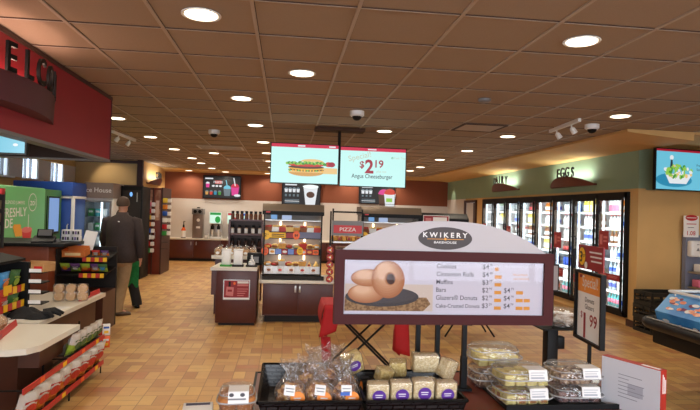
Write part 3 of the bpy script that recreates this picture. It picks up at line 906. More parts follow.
KINDS = [('drink_bottle', 'white', 'bottle', lambda n: bottle_proto(n, PM['white'], PM['red'], PM['white'], 0.034, 0.225), 'white drink bottle with a red cap'),
         ('drink_bottle', 'clear', 'bottle', lambda n: bottle_proto(n, PM['clear'], PM['white'], PM['blue'], 0.033, 0.225), 'clear water bottle with a blue label'),
         ('drink_bottle', 'orange', 'bottle', lambda n: bottle_proto(n, PM['orange'], PM['white'], PM['white'], 0.034, 0.22), 'orange juice bottle with a white label'),
         ('drink_bottle', 'amber', 'bottle', lambda n: bottle_proto(n, PM['amber'], PM['yellow'], PM['white'], 0.032, 0.225), 'amber bottle with a pale label'),
         ('drink_bottle', 'teal', 'bottle', lambda n: bottle_proto(n, PM['teal'], PM['white'], PM['pink'], 0.034, 0.225), 'teal drink bottle with a pink label'),
         ('drink_bottle', 'cola', 'bottle', lambda n: bottle_proto(n, PM['cola'], PM['red'], PM['red'], 0.034, 0.225), 'dark cola bottle with a red label'),
         ('drink_bottle', 'green', 'bottle', lambda n: bottle_proto(n, PM['green'], PM['white'], PM['yellow'], 0.034, 0.22), 'green drink bottle with a yellow label'),
         ('milk_jug', 'milk', 'jug', lambda n: jug_proto(n, PM['white'], PM['blue'], PM['white']), 'white milk jug with a blue cap'),
         ('milk_jug', 'milk', 'jug', lambda n: jug_proto(n, PM['white'], PM['red'], PM['red']), 'white milk jug with a red label'),
         ('milk_carton', 'carton', 'carton', lambda n: carton_proto(n, PM['white'], PM['pink']), 'white gabled carton with a pink panel'),
         ('milk_carton', 'carton', 'carton', lambda n: carton_proto(n, PM['yellow'], PM['white']), 'yellow gabled carton with a white panel'),
         ('drink_can', 'can', 'can', lambda n: can_proto(n, PM['blue'], M_steel, 0.033, 0.16), 'blue drink can'),
         ('drink_can', 'can', 'can', lambda n: can_proto(n, PM['white'], M_steel, 0.033, 0.16), 'white drink can'),
         ('drink_can', 'can', 'can', lambda n: can_proto(n, PM['navy'], M_steel, 0.033, 0.16), 'navy drink can')]
PITCH = dict(bottle=0.078, jug=0.17, carton=0.105, can=0.078)
S1, S2, S3 = (1, 0, 4), (0, 5, 1), (3, 1, 0)
PLAN = {0: [(1, 4), (6, 0, 1), (4, 0, 1), (0, 1, 0), (1, 0, 3), (1, 0), (2, 9)], 1: [(2, 6), (5, 1), (3, 0, 1), (1, 0, 1), (0, 1), (3, 0), (0, 10)], 2: [(6, 4), (4, 0), (12, 11), (0, 1, 5), (0, 0), (1, 0), (11, 12)], 3: [(5, 2), (2, 0), (13, 12), (9, 10), (0, 3), (1, 0), (1, 2)],
        4: [None, None, (12, 13), (0, 1), (0, 3), (9, 10), (0, 5)], 5: [None, None, None, (7,), (8,), (0, 1), (7,)], 6: [None, None, None, (7,), (7, 8), (9, 10), (7,)], 7: [None, None, None, (8,), (7,), (7,), (7,)]}
DN = ['nearest cooler door', 'second cooler door', 'third cooler door', 'fourth cooler door', 'fifth cooler door', 'sixth cooler door', 'seventh cooler door', 'farthest cooler door']
SN = ['bottom shelf', 'second lowest shelf', 'third lowest shelf', 'middle shelf', 'third shelf down', 'second shelf down', 'top shelf']
protos = {}
for k in range(8):
    for s_ in range(7):
        kinds = PLAN[k][s_]
        if kinds is None:
            continue
        y0, y1 = ED[k] + 0.07, ED[k + 1] - 0.07
        y = y0
        step = (y1 - y0) / len(kinds)
        for gi, kk in enumerate(kinds):
            nm, _, cat, mk_, lb = KINDS[kk]
            pit = PITCH[cat]
            n = max(1, int(step / pit + 0.02))
            label = '%s, %s, %s' % (lb, SN[s_], DN[k])
            for q in range(n):
                y = y0 + step * gi + step * (q + 0.5) / n
                if kk not in protos:
                    o = mk_(nm)
                    protos[kk] = o
                else:
                    o = protos[kk].copy()
                    COL.objects.link(o)
                o.location = ((5.47 if cat == 'jug' else 5.41) + random.uniform(-0.01, 0.01), y, SHZ[s_] + 0.001)
                o.rotation_euler = (0, 0, random.uniform(-0.15, 0.15))
                if cat == 'jug':
                    o.scale = (0.93, 0.93, 0.93)
                tag(o, label, cat, label)

# ------------------------------------------------------------------ black crates by the ochre wall
M_crate = mat('black_crate_plastic', (26, 28, 26), 0.5)
def crate_bm():
    b = MB()
    b.box(-0.29, 0.29, -0.2, 0.2, 0.0, 0.015, M_crate)
    for sx in (-1, 1):
        for z0, z1 in ((0.0, 0.05), (0.085, 0.105), (0.14, 0.195)):
            b.box(sx * 0.29 - 0.01, sx * 0.29 + 0.01, -0.2, 0.2, z0, z1, M_crate)
        for y in (-0.19, -0.06, 0.06, 0.19):
            b.box(sx * 0.29 - 0.008, sx * 0.29 + 0.008, y - 0.01, y + 0.01, 0.0, 0.19, M_crate)
    for sy in (-1, 1):
        for z0, z1 in ((0.0, 0.05), (0.085, 0.105), (0.14, 0.195)):
            b.box(-0.29, 0.29, sy * 0.2 - 0.01, sy * 0.2 + 0.01, z0, z1, M_crate)
        for x in (-0.28, -0.14, 0.0, 0.14, 0.28):
            b.box(x - 0.01, x + 0.01, sy * 0.2 - 0.008, sy * 0.2 + 0.008, 0.0, 0.19, M_crate)
    return b
t = thing('plastic_crate', 'black slatted crate at the bottom of the stack by the ochre wall', 'crate', (5.47, 7.46, 0.0), 0.02, 'black crates stacked by the ochre wall')
crate_bm().obj('crate_shell', t)
for sx in (-1, 1):
    b = MB(); b.box(sx * 0.305 - 0.006, sx * 0.305 + 0.006, -0.06, 0.06, 0.15, 0.18, M_crate)
    b.obj('hand_grip', t)
dup(t, (5.46, 7.46, 0.20), -0.02, 'black slatted crate in the middle of the stack by the ochre wall')
dup(t, (5.47, 7.46, 0.40), 0.01, 'black slatted crate on top of the stack by the ochre wall')
# wall supply station to the right
t = thing('supply_station', 'grey pillar panel with shelves on the ochre wall at the right edge', 'display stand', (6.08, 7.60, 0))
b = MB(); b.box(-0.13, 0.45, 0.0, 0.08, 0.05, 1.42, mat('blue_grey_panel', (120, 126, 146), 0.5)); b.obj('panel', t)
b = MB(); b.box(-0.1, 0.45, -0.22, 0.0, 0.86, 0.885, M_steel); b.box(-0.1, 0.45, -0.2, 0.0, 0.64, 0.66, M_steel); b.obj('shelf', t)
b = MB(); b.box(-0.14, 0.46, -0.25, 0.1, 0.0, 0.05, M_dark); b.obj('base', t)
t = thing('price_placard', 'white placard with a red oval on top, above the soap dispenser', 'sign', (6.02, 7.585, 1.56))
b = MB(); b.box(-0.12, 0.12, 0.0, 0.012, -0.17, 0.15, M_pap); b.obj('card', t)
b = MB(); b.disc(0.0, 0.12, 0.10, 0.045, -0.001, M_red, 24); b.rect(-0.08, 0.08, 0.115, 0.125, -0.002, M_pap); b.rect(-0.08, 0.08, 0.02, 0.035, -0.001, mat('card_pink', (206, 120, 120), 0.5)); b.rect(-0.06, 0.04, -0.03, -0.02, -0.001, M_grey); b.text('1.08', 0.09, 0, -0.14, -0.001, M_red, 'c', 0.015); b.obj('print', t)
t = thing('soap_dispenser', 'white wall dispenser with a grey emblem, below the red oval placard', 'dispenser', (6.06, 7.60, 1.22))
b = MB(); b.box(-0.1, 0.1, -0.11, 0.0, -0.12, 0.12, M_wplastic, 0.025, 3); b.obj('housing', t)
b = MB(); b.poly([(-0.03, -0.03), (0.03, -0.03), (0.0, 0.02)], -0.112, M_grey); b.rect(-0.02, 0.02, 0.06, 0.07, -0.112, M_grey); b.obj('emblem', t)
for k, (x, z, m_, lb) in enumerate(((6.12, 0.886, M_pap, 'white paper pack on the upper shelf of the grey panel'), (6.36, 0.886, PM['navy'], 'navy pack on the upper shelf of the grey panel'), (6.1, 0.661, PM['pink'], 'pale pink box on the lower shelf of the grey panel'), (6.33, 0.661, M_blue, 'blue pack on the lower shelf of the grey panel'))):
    t = thing('supply_pack', lb, 'pack', (x, 7.47, z))
    b = MB(); b.box(-0.09, 0.09, -0.07, 0.07, 0, 0.11, m_, 0.012); b.obj('pack', t)
    b = MB(); b.rect(-0.06, 0.06, 0.03, 0.075, -0.0705, M_pap if m_ is not M_pap else M_blue); b.obj('print', t)

# ------------------------------------------------------------------ black frozen food bin at the right
t = thing('frozen_food_bin', 'black open top frozen food bin with a blue printed liner at the right', 'freezer bin', (0, 0, 0))
M_rub = mat('bumper_rubber', (20, 21, 26), 0.4, spec=0.25)
b = MB(); b.box(3.56, 5.0, 3.0, 4.98, 0.44, 0.60, M_black, 0.02); b.obj('body', t)
b = MB()
b.tube([(3.50, 3.0, 0.64), (3.50, 4.92, 0.64), (3.53, 5.0, 0.64), (3.60, 5.03, 0.64), (5.0, 5.03, 0.64)], 0.055, M_rub, 12); b.obj('bumper', t)
b = MB(); b.box(3.535, 3.56, 3.0, 4.99, 0.575, 0.592, M_steel); b.tube([(3.47, 3.0, 0.695), (3.47, 4.93, 0.695)], 0.006, M_steel, 6); b.obj('trim_strip', t)
b = MB(); b.box(3.95, 4.7, 3.3, 4.72, 0.0, 0.46, M_dark, 0.01); b.obj('pedestal', t)
M_liner = mat('blue_printed_liner', (58, 132, 204), 0.4, rgb2=(84, 160, 222), scale=4)
b = MB(); b.prism([(3.60, 0.60), (3.55, 0.76), (3.70, 0.92), (4.9, 0.92), (4.98, 0.76), (4.95, 0.60)], 'y', 3.0, 4.93, M_liner)
o = b.obj('printed_liner', t); o['label'] = 'blue printed liner'
b = MB(); b.tube([(3.70, 3.0, 0.945), (3.70, 4.93, 0.945), (4.9, 4.93, 0.945)], 0.014, M_wplastic, 8)
for y in (3.6, 4.3, 4.85):
    b.tube([(3.70, y, 0.91), (3.70, y, 0.945)], 0.008, M_steel, 6)
o = b.obj('rail', t); o['label'] = 'white rail around the liner'
M_shr = mat('salmon_food_print', (232, 140, 104), 0.5, rgb2=(246, 196, 170), scale=14)
M_shr2 = mat('plum_food_print', (120, 50, 84), 0.5)
r = random.Random(11)
b = MB()
nrm = Vector((0.15, 0.0, 0.14)).normalized()
for k in range(120):
    y = r.uniform(3.2, 4.85); u_ = r.uniform(0.25, 0.85)
    p = Vector((3.55 + 0.15 * u_, y, 0.76 + 0.16 * u_))
    mk = b.mark(); b.disc(0, 0, r.uniform(0.02, 0.05), r.uniform(0.012, 0.022), -0.0015 - 0.00002 * k, r.choice((M_shr, M_shr, M_shr, M_pap, M_shr2)), 9)
    b.xf(mk, Matrix.Translation(p) @ Matrix.Rotation(-PI / 2, 4, 'Z') @ Matrix.Rotation(-math.radians(47), 4, 'X'))
for k in range(20):
    y = r.uniform(3.2, 4.8)
    mk = b.mark(); b.disc(0, 0, r.uniform(0.02, 0.05), r.uniform(0.008, 0.016), -0.0015 - 0.00002 * k, r.choice((M_pap, M_shr, M_shr2)), 9)
    b.xf(mk, Matrix.Translation((3.57, y, r.uniform(0.66, 0.72))) @ Matrix.Rotation(-PI / 2, 4, 'Z') @ Matrix.Rotation(math.radians(14), 4, 'X'))
b.obj('food_print', t)
# ------------------------------------------------------------------ far counter and drink machines
t = thing('drink_counter', 'long maroon cabinet counter with a white top along the far wall', 'counter', (0, 16.9, 0))
b = MB(); b.box(-3.56, 4.6, 0.06, 0.68, 0.08, 0.64, M_wood); b.obj('cabinet_body', t)
b = MB(); b.box(-3.60, 4.62, 0.0, 0.69, 0.64, 0.68, M_white, 0.006); b.obj('worktop', t)
b = MB(); b.box(-3.56, 4.6, 0.12, 0.66, 0.0, 0.08, M_dark); b.obj('toe_kick', t)
for k in range(10):
    x = -3.52 + k * 0.8
    d = MB(); d.box(x, x + 0.77, 0.04, 0.06, 0.10, 0.63, M_wood, 0.004); dd = d.obj('door', t)
    h = MB(); hx = x + (0.70 if k % 2 == 0 else 0.05); h.box(hx, hx + 0.02, 0.02, 0.04, 0.48, 0.58, M_steel); h.obj('handle', dd)
t = thing('espresso_tower', 'tall grey brushed drink machine with a dark head on the far counter', 'drink machine', (-2.66, 17.22, 0.681))
b = MB(); b.box(-0.15, 0.15, -0.15, 0.15, 0, 0.72, mat('bronze_grey_metal', (128, 112, 104), 0.4, 0.4), 0.01); b.obj('body', t)
b = MB(); b.box(-0.17, 0.17, -0.2, 0.16, 0.72, 0.90, M_grey, 0.015); b.lathe([(0.05, 0), (0.05, 0.03)], (0, 0, 0.91), M_black, 14); b.obj('head', t)
b = MB()
for sx in (-0.07, 0.07):
    mk = b.mark(); b.lathe([(0.055, 0), (0.05, 0.04)], (0, 0, 0), M_black, 14); b.xf(mk, Matrix.Translation((sx, -0.20, 0.81)) @ Matrix.Rotation(PI / 2, 4, 'X'))
b.disc(0.02, 0.55, 0.05, 0.05, -0.152, M_pap, 16); b.rect(-0.04, 0.08, 0.30, 0.36, -0.152, M_pap); b.obj('front_fittings', t)
def drink_dispenser(x, label, m_top, w_=0.36):
    t = thing('drink_dispenser', label, 'drink machine', (x, 17.22, 0.681))
    b = MB(); b.box(-w_ / 2, w_ / 2, -0.2, 0.2, 0.0, 0.05, M_wplastic, 0.01); b.box(-w_ / 2, w_ / 2, 0.02, 0.2, 0.05, 0.45, M_steel, 0.01); b.box(-w_ / 2, w_ / 2, -0.18, 0.2, 0.45, 0.62, M_wplastic, 0.01); b.obj('body', t)
    b = MB(); b.rect(-w_ / 2 + 0.01, w_ / 2 - 0.01, 0.47, 0.80, -0.185, emis('dispenser_lit_panel', (214, 246, 226), 1.0)); b.box(-w_ / 2, w_ / 2, -0.184, -0.12, 0.46, 0.81, M_wplastic)
    b.disc(0.07, 0.58, 0.08, 0.10, -0.187, m_top, 18); b.rect(-w_ / 2 + 0.02, w_ / 2 - 0.02, 0.72, 0.79, -0.187, m_top); o = b.obj('lit_panel', t)
    for sx in ((-0.09, 0.09) if w_ > 0.3 else (0,)):
        b = MB(); b.lathe([(0.05, 0), (0.055, 0.08), (0.03, 0.12), (0.03, 0.16)], (sx, -0.1, 0.28), M_black, 12); b.tube([(sx, -0.1, 0.06), (sx, -0.1, 0.28)], 0.03, M_wplastic); b.obj('nozzle', t)
drink_dispenser(-2.13, 'white drink dispenser with a green lit panel on the far counter', emis('dispenser_green', (30, 170, 70), 0.8))
drink_dispenser(-1.66, 'narrow white drink dispenser with a red lit panel on the far counter', emis('dispenser_red', (210, 40, 50), 0.8), 0.24)
drink_dispenser(-1.27, 'narrow white drink dispenser with a blue lit panel on the far counter', emis('dispenser_blue', (50, 110, 220), 0.8), 0.24)
t = thing('syrup_bottle', 'dark pump bottle with a pale label at the left end of the far counter', 'bottle', (-3.08, 17.15, 0.681))
b = MB(); b.lathe([(0.07, 0), (0.075, 0.02), (0.075, 0.22), (0.03, 0.32), (0.025, 0.4)], (0, 0, 0), M_black, 14, [M_black, M_pap, M_ora, M_black]); b.obj('bottle_body', t)
b = MB(); b.tube([(0, 0, 0.4), (0, 0, 0.5), (0.05, -0.05, 0.5)], 0.012, M_black); b.obj('pump', t)
t = thing('napkin_holder', 'small metal napkin holder on the far counter', 'napkin holder', (-2.38, 17.05, 0.681))
b = MB(); b.box(-0.06, 0.06, -0.05, 0.05, 0, 0.14, M_steel, 0.01); b.obj('holder_shell', t)
b = MB(); b.rect(-0.04, 0.04, 0.03, 0.11, -0.051, M_pap); b.obj('napkin_stack', t)
for k in range(3):
    t = thing('cup_sleeve_stack', 'stack of white cups on the far counter, %s from the tall grey machine' % ORD[k], 'cups', (-2.42 - 0.0 + 0.055 + k * 0.0, 17.3, 0.681)) if False else None

# ------------------------------------------------------------------ dark wooden bottle shelf beyond the bread
t = thing('coffee_jar_shelf', 'dark wooden shelf unit holding rows of jars, left of the first hot case', 'shelf', (-0.70, 10.0, 0))
b = MB()
for x in (-0.30, 0.27):
    b.box(x, x + 0.03, -0.15, 0.15, 0.0, 1.42, M_wood)
b.box(-0.27, 0.27, 0.12, 0.15, 0.5, 1.42, M_trimw); b.obj('frame', t)
b = MB()
for z in (0.92, 1.15, 1.40):
    b.box(-0.28, 0.28, -0.15, 0.13, z, z + 0.025, M_wood)
b.obj('shelf_board', t)
jar_cols = [mat('coffee_jar_brown', (92, 52, 34), 0.25), mat('coffee_jar_tan', (176, 140, 110), 0.3), mat('coffee_jar_dark', (54, 30, 24), 0.25)]
jp = {}
for row, (z, n) in enumerate(((1.426, 7), (1.176, 5), (0.946, 5))):
    for k in range(n):
        kk = row
        if kk not in jp:
            b = MB(); b.lathe([(0.03, 0), (0.032, 0.01), (0.032, 0.09), (0.022, 0.105), (0.022, 0.11), (0.026, 0.111), (0.026, 0.15)], (0, 0, 0), jar_cols[row], 12, [jar_cols[row], M_pap if row == 1 else jar_cols[row], jar_cols[row], M_black, M_black, M_black]); o = b.obj('coffee_jar'); jp[kk] = o
        else:
            o = jp[kk].copy(); COL.objects.link(o)
        o.location = (-0.70 - 0.24 + 0.48 * k / (n - 1), 9.93, z)
        tag(o, ('dark lidded jar on top of the dark wooden shelf unit', 'pale labelled jar on the middle board of the dark wooden shelf unit', 'dark jar on the lower board of the dark wooden shelf unit')[row], 'jar', 'jars on the dark wooden shelf unit, row %s' % ORD[row])
for k, m_ in enumerate((M_red, M_blue)):
    pass

# ------------------------------------------------------------------ bakery cabinet with cup lids and the bread table
t = thing('lid_cabinet', 'maroon end cabinet with a white top and a red poster on its front', 'cabinet', (-0.64, 7.72, 0))
b = MB(); b.box(-0.29, 0.262, 0.02, 0.7, 0.04, 0.76, M_wood, 0.004); b.box(-0.25, 0.24, 0.06, 0.66, 0.0, 0.04, M_dark); b.obj('cabinet_body', t)
b = MB(); b.prism([(-0.37, 0.0), (0.262, 0.0), (0.262, 0.72), (-0.33, 0.72)], 'z', 0.76, 0.80, M_white); b.obj('worktop', t)
b = MB(); b.box(-0.36, -0.29, 0.05, 0.7, 0.42, 0.76, M_wood); b.obj('side_panel', t)
p = MB(); p.box(-0.19, 0.17, 0.006, 0.018, 0.36, 0.635, M_steel); pp = p.obj('poster_frame', t)
p = MB(); y = 0.004
p.rect(-0.18, 0.16, 0.37, 0.625, y, M_dred); p.rect(-0.18, 0.16, 0.37, 0.39, y - 0.001, M_pap)
p.poly([(-0.155, 0.42), (-0.055, 0.41), (-0.045, 0.53), (-0.145, 0.54)], y - 0.001, mat('card_pink', (206, 120, 120), 0.5)); p.rect(-0.13, -0.07, 0.47, 0.50, y - 0.002, M_dred); p.rect(-0.12, -0.09, 0.54, 0.61, y - 0.001, M_dark); p.disc(-0.04, 0.585, 0.018, 0.02, y - 0.001, M_ora, 12)
p.rect(-0.0, 0.15, 0.585, 0.615, y - 0.001, M_pap); p.rect(0.0, 0.15, 0.55, 0.575, y - 0.001, mat('card_pink', (206, 120, 120), 0.5))
for k in range(4):
    p.rect(0.0, 0.15 - 0.02 * k, 0.505 - 0.03 * k, 0.515 - 0.03 * k, y - 0.001, mat('card_pink', (206, 120, 120), 0.5))
p.obj('poster_print', pp)
for k, (x, lb) in enumerate(((-0.82, 'left white lid canister on the white topped maroon cabinet'), (-0.655, 'middle white lid canister on the white topped maroon cabinet'))):
    t = thing('lid_canister', lb, 'canister', (x, 7.92, 0.801), 0, 'canisters on the maroon cabinet')
    b = MB(); b.box(-0.062, 0.062, -0.045, 0.045, 0.025, 0.23, M_wplastic, 0.008); b.box(-0.066, 0.066, -0.05, 0.05, 0.222, 0.245, M_wplastic, 0.006); b.obj('canister_body', t)
    b = MB(); b.box(-0.08, 0.08, -0.075, 0.05, 0.0, 0.025, M_green if k == 0 else M_dark, 0.004); b.obj('foot_tray', t)
t = thing('lid_canister', 'short open lid holder, rightmost on the white topped maroon cabinet', 'canister', (-0.465, 7.92, 0.801), 0, 'canisters on the maroon cabinet')
b = MB(); b.lathe([(0.045, 0.02), (0.05, 0.04), (0.045, 0.05), (0.05, 0.065), (0.03, 0.08), (0.03, 0.1), (0.012, 0.1), (0.012, 0.16)], (0, 0, 0), M_wplastic, 16); b.obj('lid_stack', t)
b = MB(); b.box(-0.08, 0.08, -0.075, 0.05, 0.0, 0.025, M_dark, 0.004); b.obj('foot_tray', t)
t = thing('lid_rack', 'black box holder at the right end of the maroon cabinet top', 'holder', (-0.44, 8.24, 0.801))
b = MB(); b.box(-0.11, 0.11, -0.08, 0.08, 0, 0.17, M_black, 0.008); b.obj('rack_shell', t)
b = MB(); b.rect(-0.06, 0.06, 0.03, 0.12, -0.081, M_grey); b.obj('front_plate', t)
t = thing('bread_table', 'white tray table of bagged bread behind the lid canisters', 'display table', (-0.74, 9.05, 0))
b = MB(); b.box(-0.32, 0.32, -0.45, 0.4, 0.0, 0.84, M_wood); b.obj('base', t)
b = MB(); b.box(-0.37, 0.34, -0.5, 0.45, 0.84, 0.88, M_white, 0.006); b.frame(-0.37, 0.34, 0.88, 0.90, -0.5, -0.49, 0.01, M_white); b.obj('tray', t)
M_bag = clear('bread_bag_film', (250, 250, 248), 0.10, 0.15, bump=0.5, scale=40, haze=0.10)
bp = None
r = random.Random(2)
n = 0
for row, (yy, cnt) in enumerate(((8.68, 6), (8.9, 6), (9.12, 5))):
    for k in range(cnt):
        x = -1.10 + 0.66 * (k + 0.5) / cnt + r.uniform(-0.02, 0.02)
        lb = '%s bagged roll from the left, %s row, white bread table' % (ORD[k], ('front', 'middle', 'rear')[row])
        if bp is None:
            t = thing('bagged_roll', lb, 'bread', (x, yy, 0.881), 0, 'bagged rolls on the white bread table')
            b = MB(); b.ellipsoid((0, 0, 0.052), (0.055, 0.06, 0.052), M_bread, 14, 8); b.obj('roll', t)
            b = MB(); b.ellipsoid((0, 0, 0.058), (0.062, 0.07, 0.058), M_bag, 12, 8); b.tube([(0.0, 0.0, 0.11), (0.03, 0.01, 0.145)], 0.01, M_bag, 8, rs=[0.008, 0.022]); b.disc(0.0, 0.05, 0.03, 0.02, -0.071, M_pap, 10); b.obj('bag', t)
            bp = t
        else:
            dup(bp, (x, yy, 0.881), r.uniform(-0.5, 0.5), lb)

# ------------------------------------------------------------------ hot food display cases
M_heat = emis('heat_lamp', (255, 226, 180), 6.0)
M_hood = mat('bronze_hood', (104, 88, 72), 0.4, 0.3)
M_case = mat('case_back_steel', (150, 136, 126), 0.45, 0.2)
FOODC = [mat('food_golden', (224, 160, 70), 0.6, var=0.2), mat('food_brown', (150, 84, 44), 0.6, var=0.2), mat('food_foil', (206, 200, 190), 0.4, 0.3), mat('food_red_wrap', (196, 50, 40), 0.5), mat('food_yellow_wrap', (240, 200, 110), 0.5)]
def food_item(kind, label, loc, m_, m2, group):
    t = thing(kind, label, 'food', loc, random.uniform(-0.3, 0.3), group)
    t.scale = (1.15, 1.15, 1.3)
    if kind == 'wrapped_sandwich':
        b = MB(); b.ellipsoid((0, 0, 0.028), (0.055, 0.045, 0.028), m_, 12, 6); b.obj('wrap', t)
        b = MB(); b.box(-0.03, 0.03, -0.046, 0.046, 0.015, 0.04, m2, 0.006); b.obj('label_band', t)
    elif kind == 'food_carton':
        b = MB(); b.prism([(-0.04, 0), (0.04, 0), (0.05, 0.06), (-0.05, 0.06)], 'y', -0.035, 0.035, m_); b.obj('carton', t)
        b = MB()
        for q in range(5):
            b.ellipsoid((-0.03 + 0.015 * q, random.uniform(-0.015, 0.015), 0.06), (0.012, 0.012, 0.022), m2, 7, 5)
        b.obj('contents', t)
    elif kind == 'cheese_wedge_pack':
        b = MB(); b.prism([(-0.03, 0), (0.03, 0), (0.0, 0.06)], 'y', -0.03, 0.03, m_); b.obj('wedge', t)
        b = MB(); b.box(-0.015, 0.015, -0.033, -0.03, 0.01, 0.03, m2); b.obj('sticker', t)
    return t
def hot_case(ox, oy, w_, which, hood_right):
    t = thing('hot_food_case', '%s' % which, 'display case', (ox, oy, 0))
    b = MB(); b.box(0.02, w_ + 0.02, 0.02, 0.75, 0.10, 0.56, M_wood); b.box(0.05, w_, 0.08, 0.7, 0.0, 0.10, M_dark); b.obj('base_cabinet', t)
    for k in range(2):
        x0 = 0.02 + k * w_ / 2
        d = MB(); d.box(x0 + 0.004, x0 + w_ / 2 - 0.004, 0.0, 0.02, 0.12, 0.555, M_wood, 0.003); dd = d.obj('door', t)
        h = MB(); hx = x0 + w_ / 2 - 0.045 if k == 0 else x0 + 0.018; h.box(hx - 0.011, hx + 0.016, -0.022, 0.0, 0.44, 0.535, M_steel, 0.004); o = h.obj('handle', dd); o['label'] = 'brushed steel handle'
    b = MB(); b.box(-0.04, w_ + 0.04, -0.03, 0.78, 0.565, 0.605, M_white, 0.006); b.obj('counter_ledge', t)
    b = MB(); b.box(0.0, w_ - 0.12, 0.06, 0.12, 0.605, 0.66, M_dark); b.box(-0.03, w_ - 0.15, 0.10, 0.66, 0.61, 0.66, M_case); b.obj('plinth', t)
    W = w_ - 0.16
    b = MB(); b.box(0, W, 0.62, 0.66, 0.66, 1.58, M_case); b.obj('back_panel', t)
    b = MB()
    for x in (0.0, W - 0.02):
        b = MB(); b.box(x, x + 0.02, 0.08, 0.11, 0.66, 1.58, M_black); b.box(x, x + 0.012, 0.11, 0.64, 0.66, 0.69, M_black)
        b.obj('corner_post', t)
    g = MB(); g.box(0.004, 0.010, 0.11, 0.62, 0.69, 1.56, M_glass); g.box(W - 0.010, W - 0.004, 0.11, 0.62, 0.69, 1.56, M_glass); g.obj('side_glass', t)
    b = MB(); b.prism([(0.06, 1.575), (0.06, 1.60), (0.12, 1.705), (0.66, 1.705), (0.66, 1.575)], 'x', -0.02, W + 0.02, M_hood); b.obj('hood', t)
    b = MB(); b.box(-0.02, W + 0.02, 0.05, 0.06, 1.545, 1.60, M_black); b.rect(0.03, 0.09, 1.575, 1.592, 0.049, M_red); b.obj('hood_fascia', t)
    lv = [(0.69, 0.80), (0.965, 1.055), (1.20, 1.30)]
    SH = [0.775, 1.035, 1.275]
    for k, (z, zt) in enumerate(lv):
        s = MB(); s.box(0.01, W - 0.01, 0.12, 0.62, SH[k], SH[k] + 0.012, M_steel); ss = s.obj('shelf', t)
        f_ = MB(); f_.box(0.02, W - 0.02, 0.11, 0.118, z, zt, M_steel if k == 0 else M_black)
        yy = 0.108
        if k == 0:
            for q in range(5):
                x = 0.05 + (W - 0.14) * q / 4.4; f_.rect(x, x + 0.085, z + 0.015, zt - 0.01, yy, M_pap); f_.disc(x + 0.042, z + 0.055, 0.028, 0.018, yy - 0.001, FOODC[(q * 2 + 1) % 4], 14); f_.rect(x + 0.015, x + 0.07, z + 0.025, z + 0.03, yy - 0.001, M_grey)
        elif k == 1:
            pal = [M_pap, mat('tag_blue', (110, 140, 210), 0.5), M_dred, mat('tag_blue', (110, 140, 210), 0.5), M_dred, M_ora, M_dred, M_ora]
            for q in range(8):
                x = 0.09 + (W - 0.13) * q / 8; f_.rect(x, x + (W - 0.13) / 8 - 0.006, z + 0.008, zt - 0.006, yy, pal[q]); 
                if q % 2 == 0 or q > 4:
                    f_.disc(x + 0.045, z + 0.045, 0.032, 0.018, yy - 0.001, FOODC[q % 3], 12)
            f_.disc(0.03, z + 0.05, 0.052, 0.062, yy - 0.002, M_ora, 22); f_.disc(W * 0.63, z + 0.06, 0.045, 0.058, yy - 0.002, M_yel, 22)
            for q in range(3):
                f_.rect(0.0, 0.06, z + 0.03 + 0.02 * q, z + 0.036 + 0.02 * q, yy - 0.003, M_dred); f_.rect(W * 0.63 - 0.025, W * 0.63 + 0.025, z + 0.04 + 0.02 * q, z + 0.046 + 0.02 * q, yy - 0.003, M_ink)
        else:
            f_.rect(W * 0.55, W - 0.02, z + 0.01, zt, yy, mat('tag_grey', (108, 112, 140), 0.5)); f_.rect(0.06, 0.33, z + 0.012, zt - 0.012, yy - 0.001, M_yel); f_.rect(0.32, 0.43, z + 0.012, zt - 0.012, yy - 0.001, M_dred)
            f_.disc(0.045, z + 0.05, 0.055, 0.068, yy - 0.002, M_yel, 22); f_.disc(0.475, z + 0.055, 0.05, 0.066, yy - 0.002, M_ora, 22)
            f_.text('2', 0.06, 0.02, z + 0.03, yy - 0.003, M_ink, 'l', 0.02); f_.text('$', 0.03, 0.06, z + 0.05, yy - 0.003, M_ink); f_.text('$4', 0.05, 0.475, z + 0.035, yy - 0.003, M_ink, 'c', 0.02)
            for q in range(2):
                f_.rect(0.12, 0.30, z + 0.03 + 0.025 * q, z + 0.042 + 0.025 * q, yy - 0.003, M_ink)
        f_.obj('price_strip', ss)
        for hx in (W * 0.28, W * 0.72):
            l_ = MB(); l_.box(hx - 0.012, hx + 0.012, 0.60, 0.62, SH[k] + 0.06, SH[k] + 0.16, M_heat); l_.obj('heat_lamp', t)
        lamp('case_lamp', 'AREA', (W / 2, 0.35, SH[k] + 0.17), 3.2, (1.0, 0.82, 0.6), t, (0, 0, 0), shape='RECTANGLE', size=W * 0.8, size_y=0.2)
    b = MB(); b.box(0.01, W - 0.01, 0.14, 0.62, 1.46, 1.47, M_steel); b.rect(0.10, 0.19, 1.48, 1.545, 0.13, emis('case_label_blue', (110, 170, 230), 0.7)); b.rect(0.26, 0.40, 1.475, 1.54, 0.13, emis('case_label_pale', (180, 200, 240), 0.7)); b.obj('top_shelf', t)
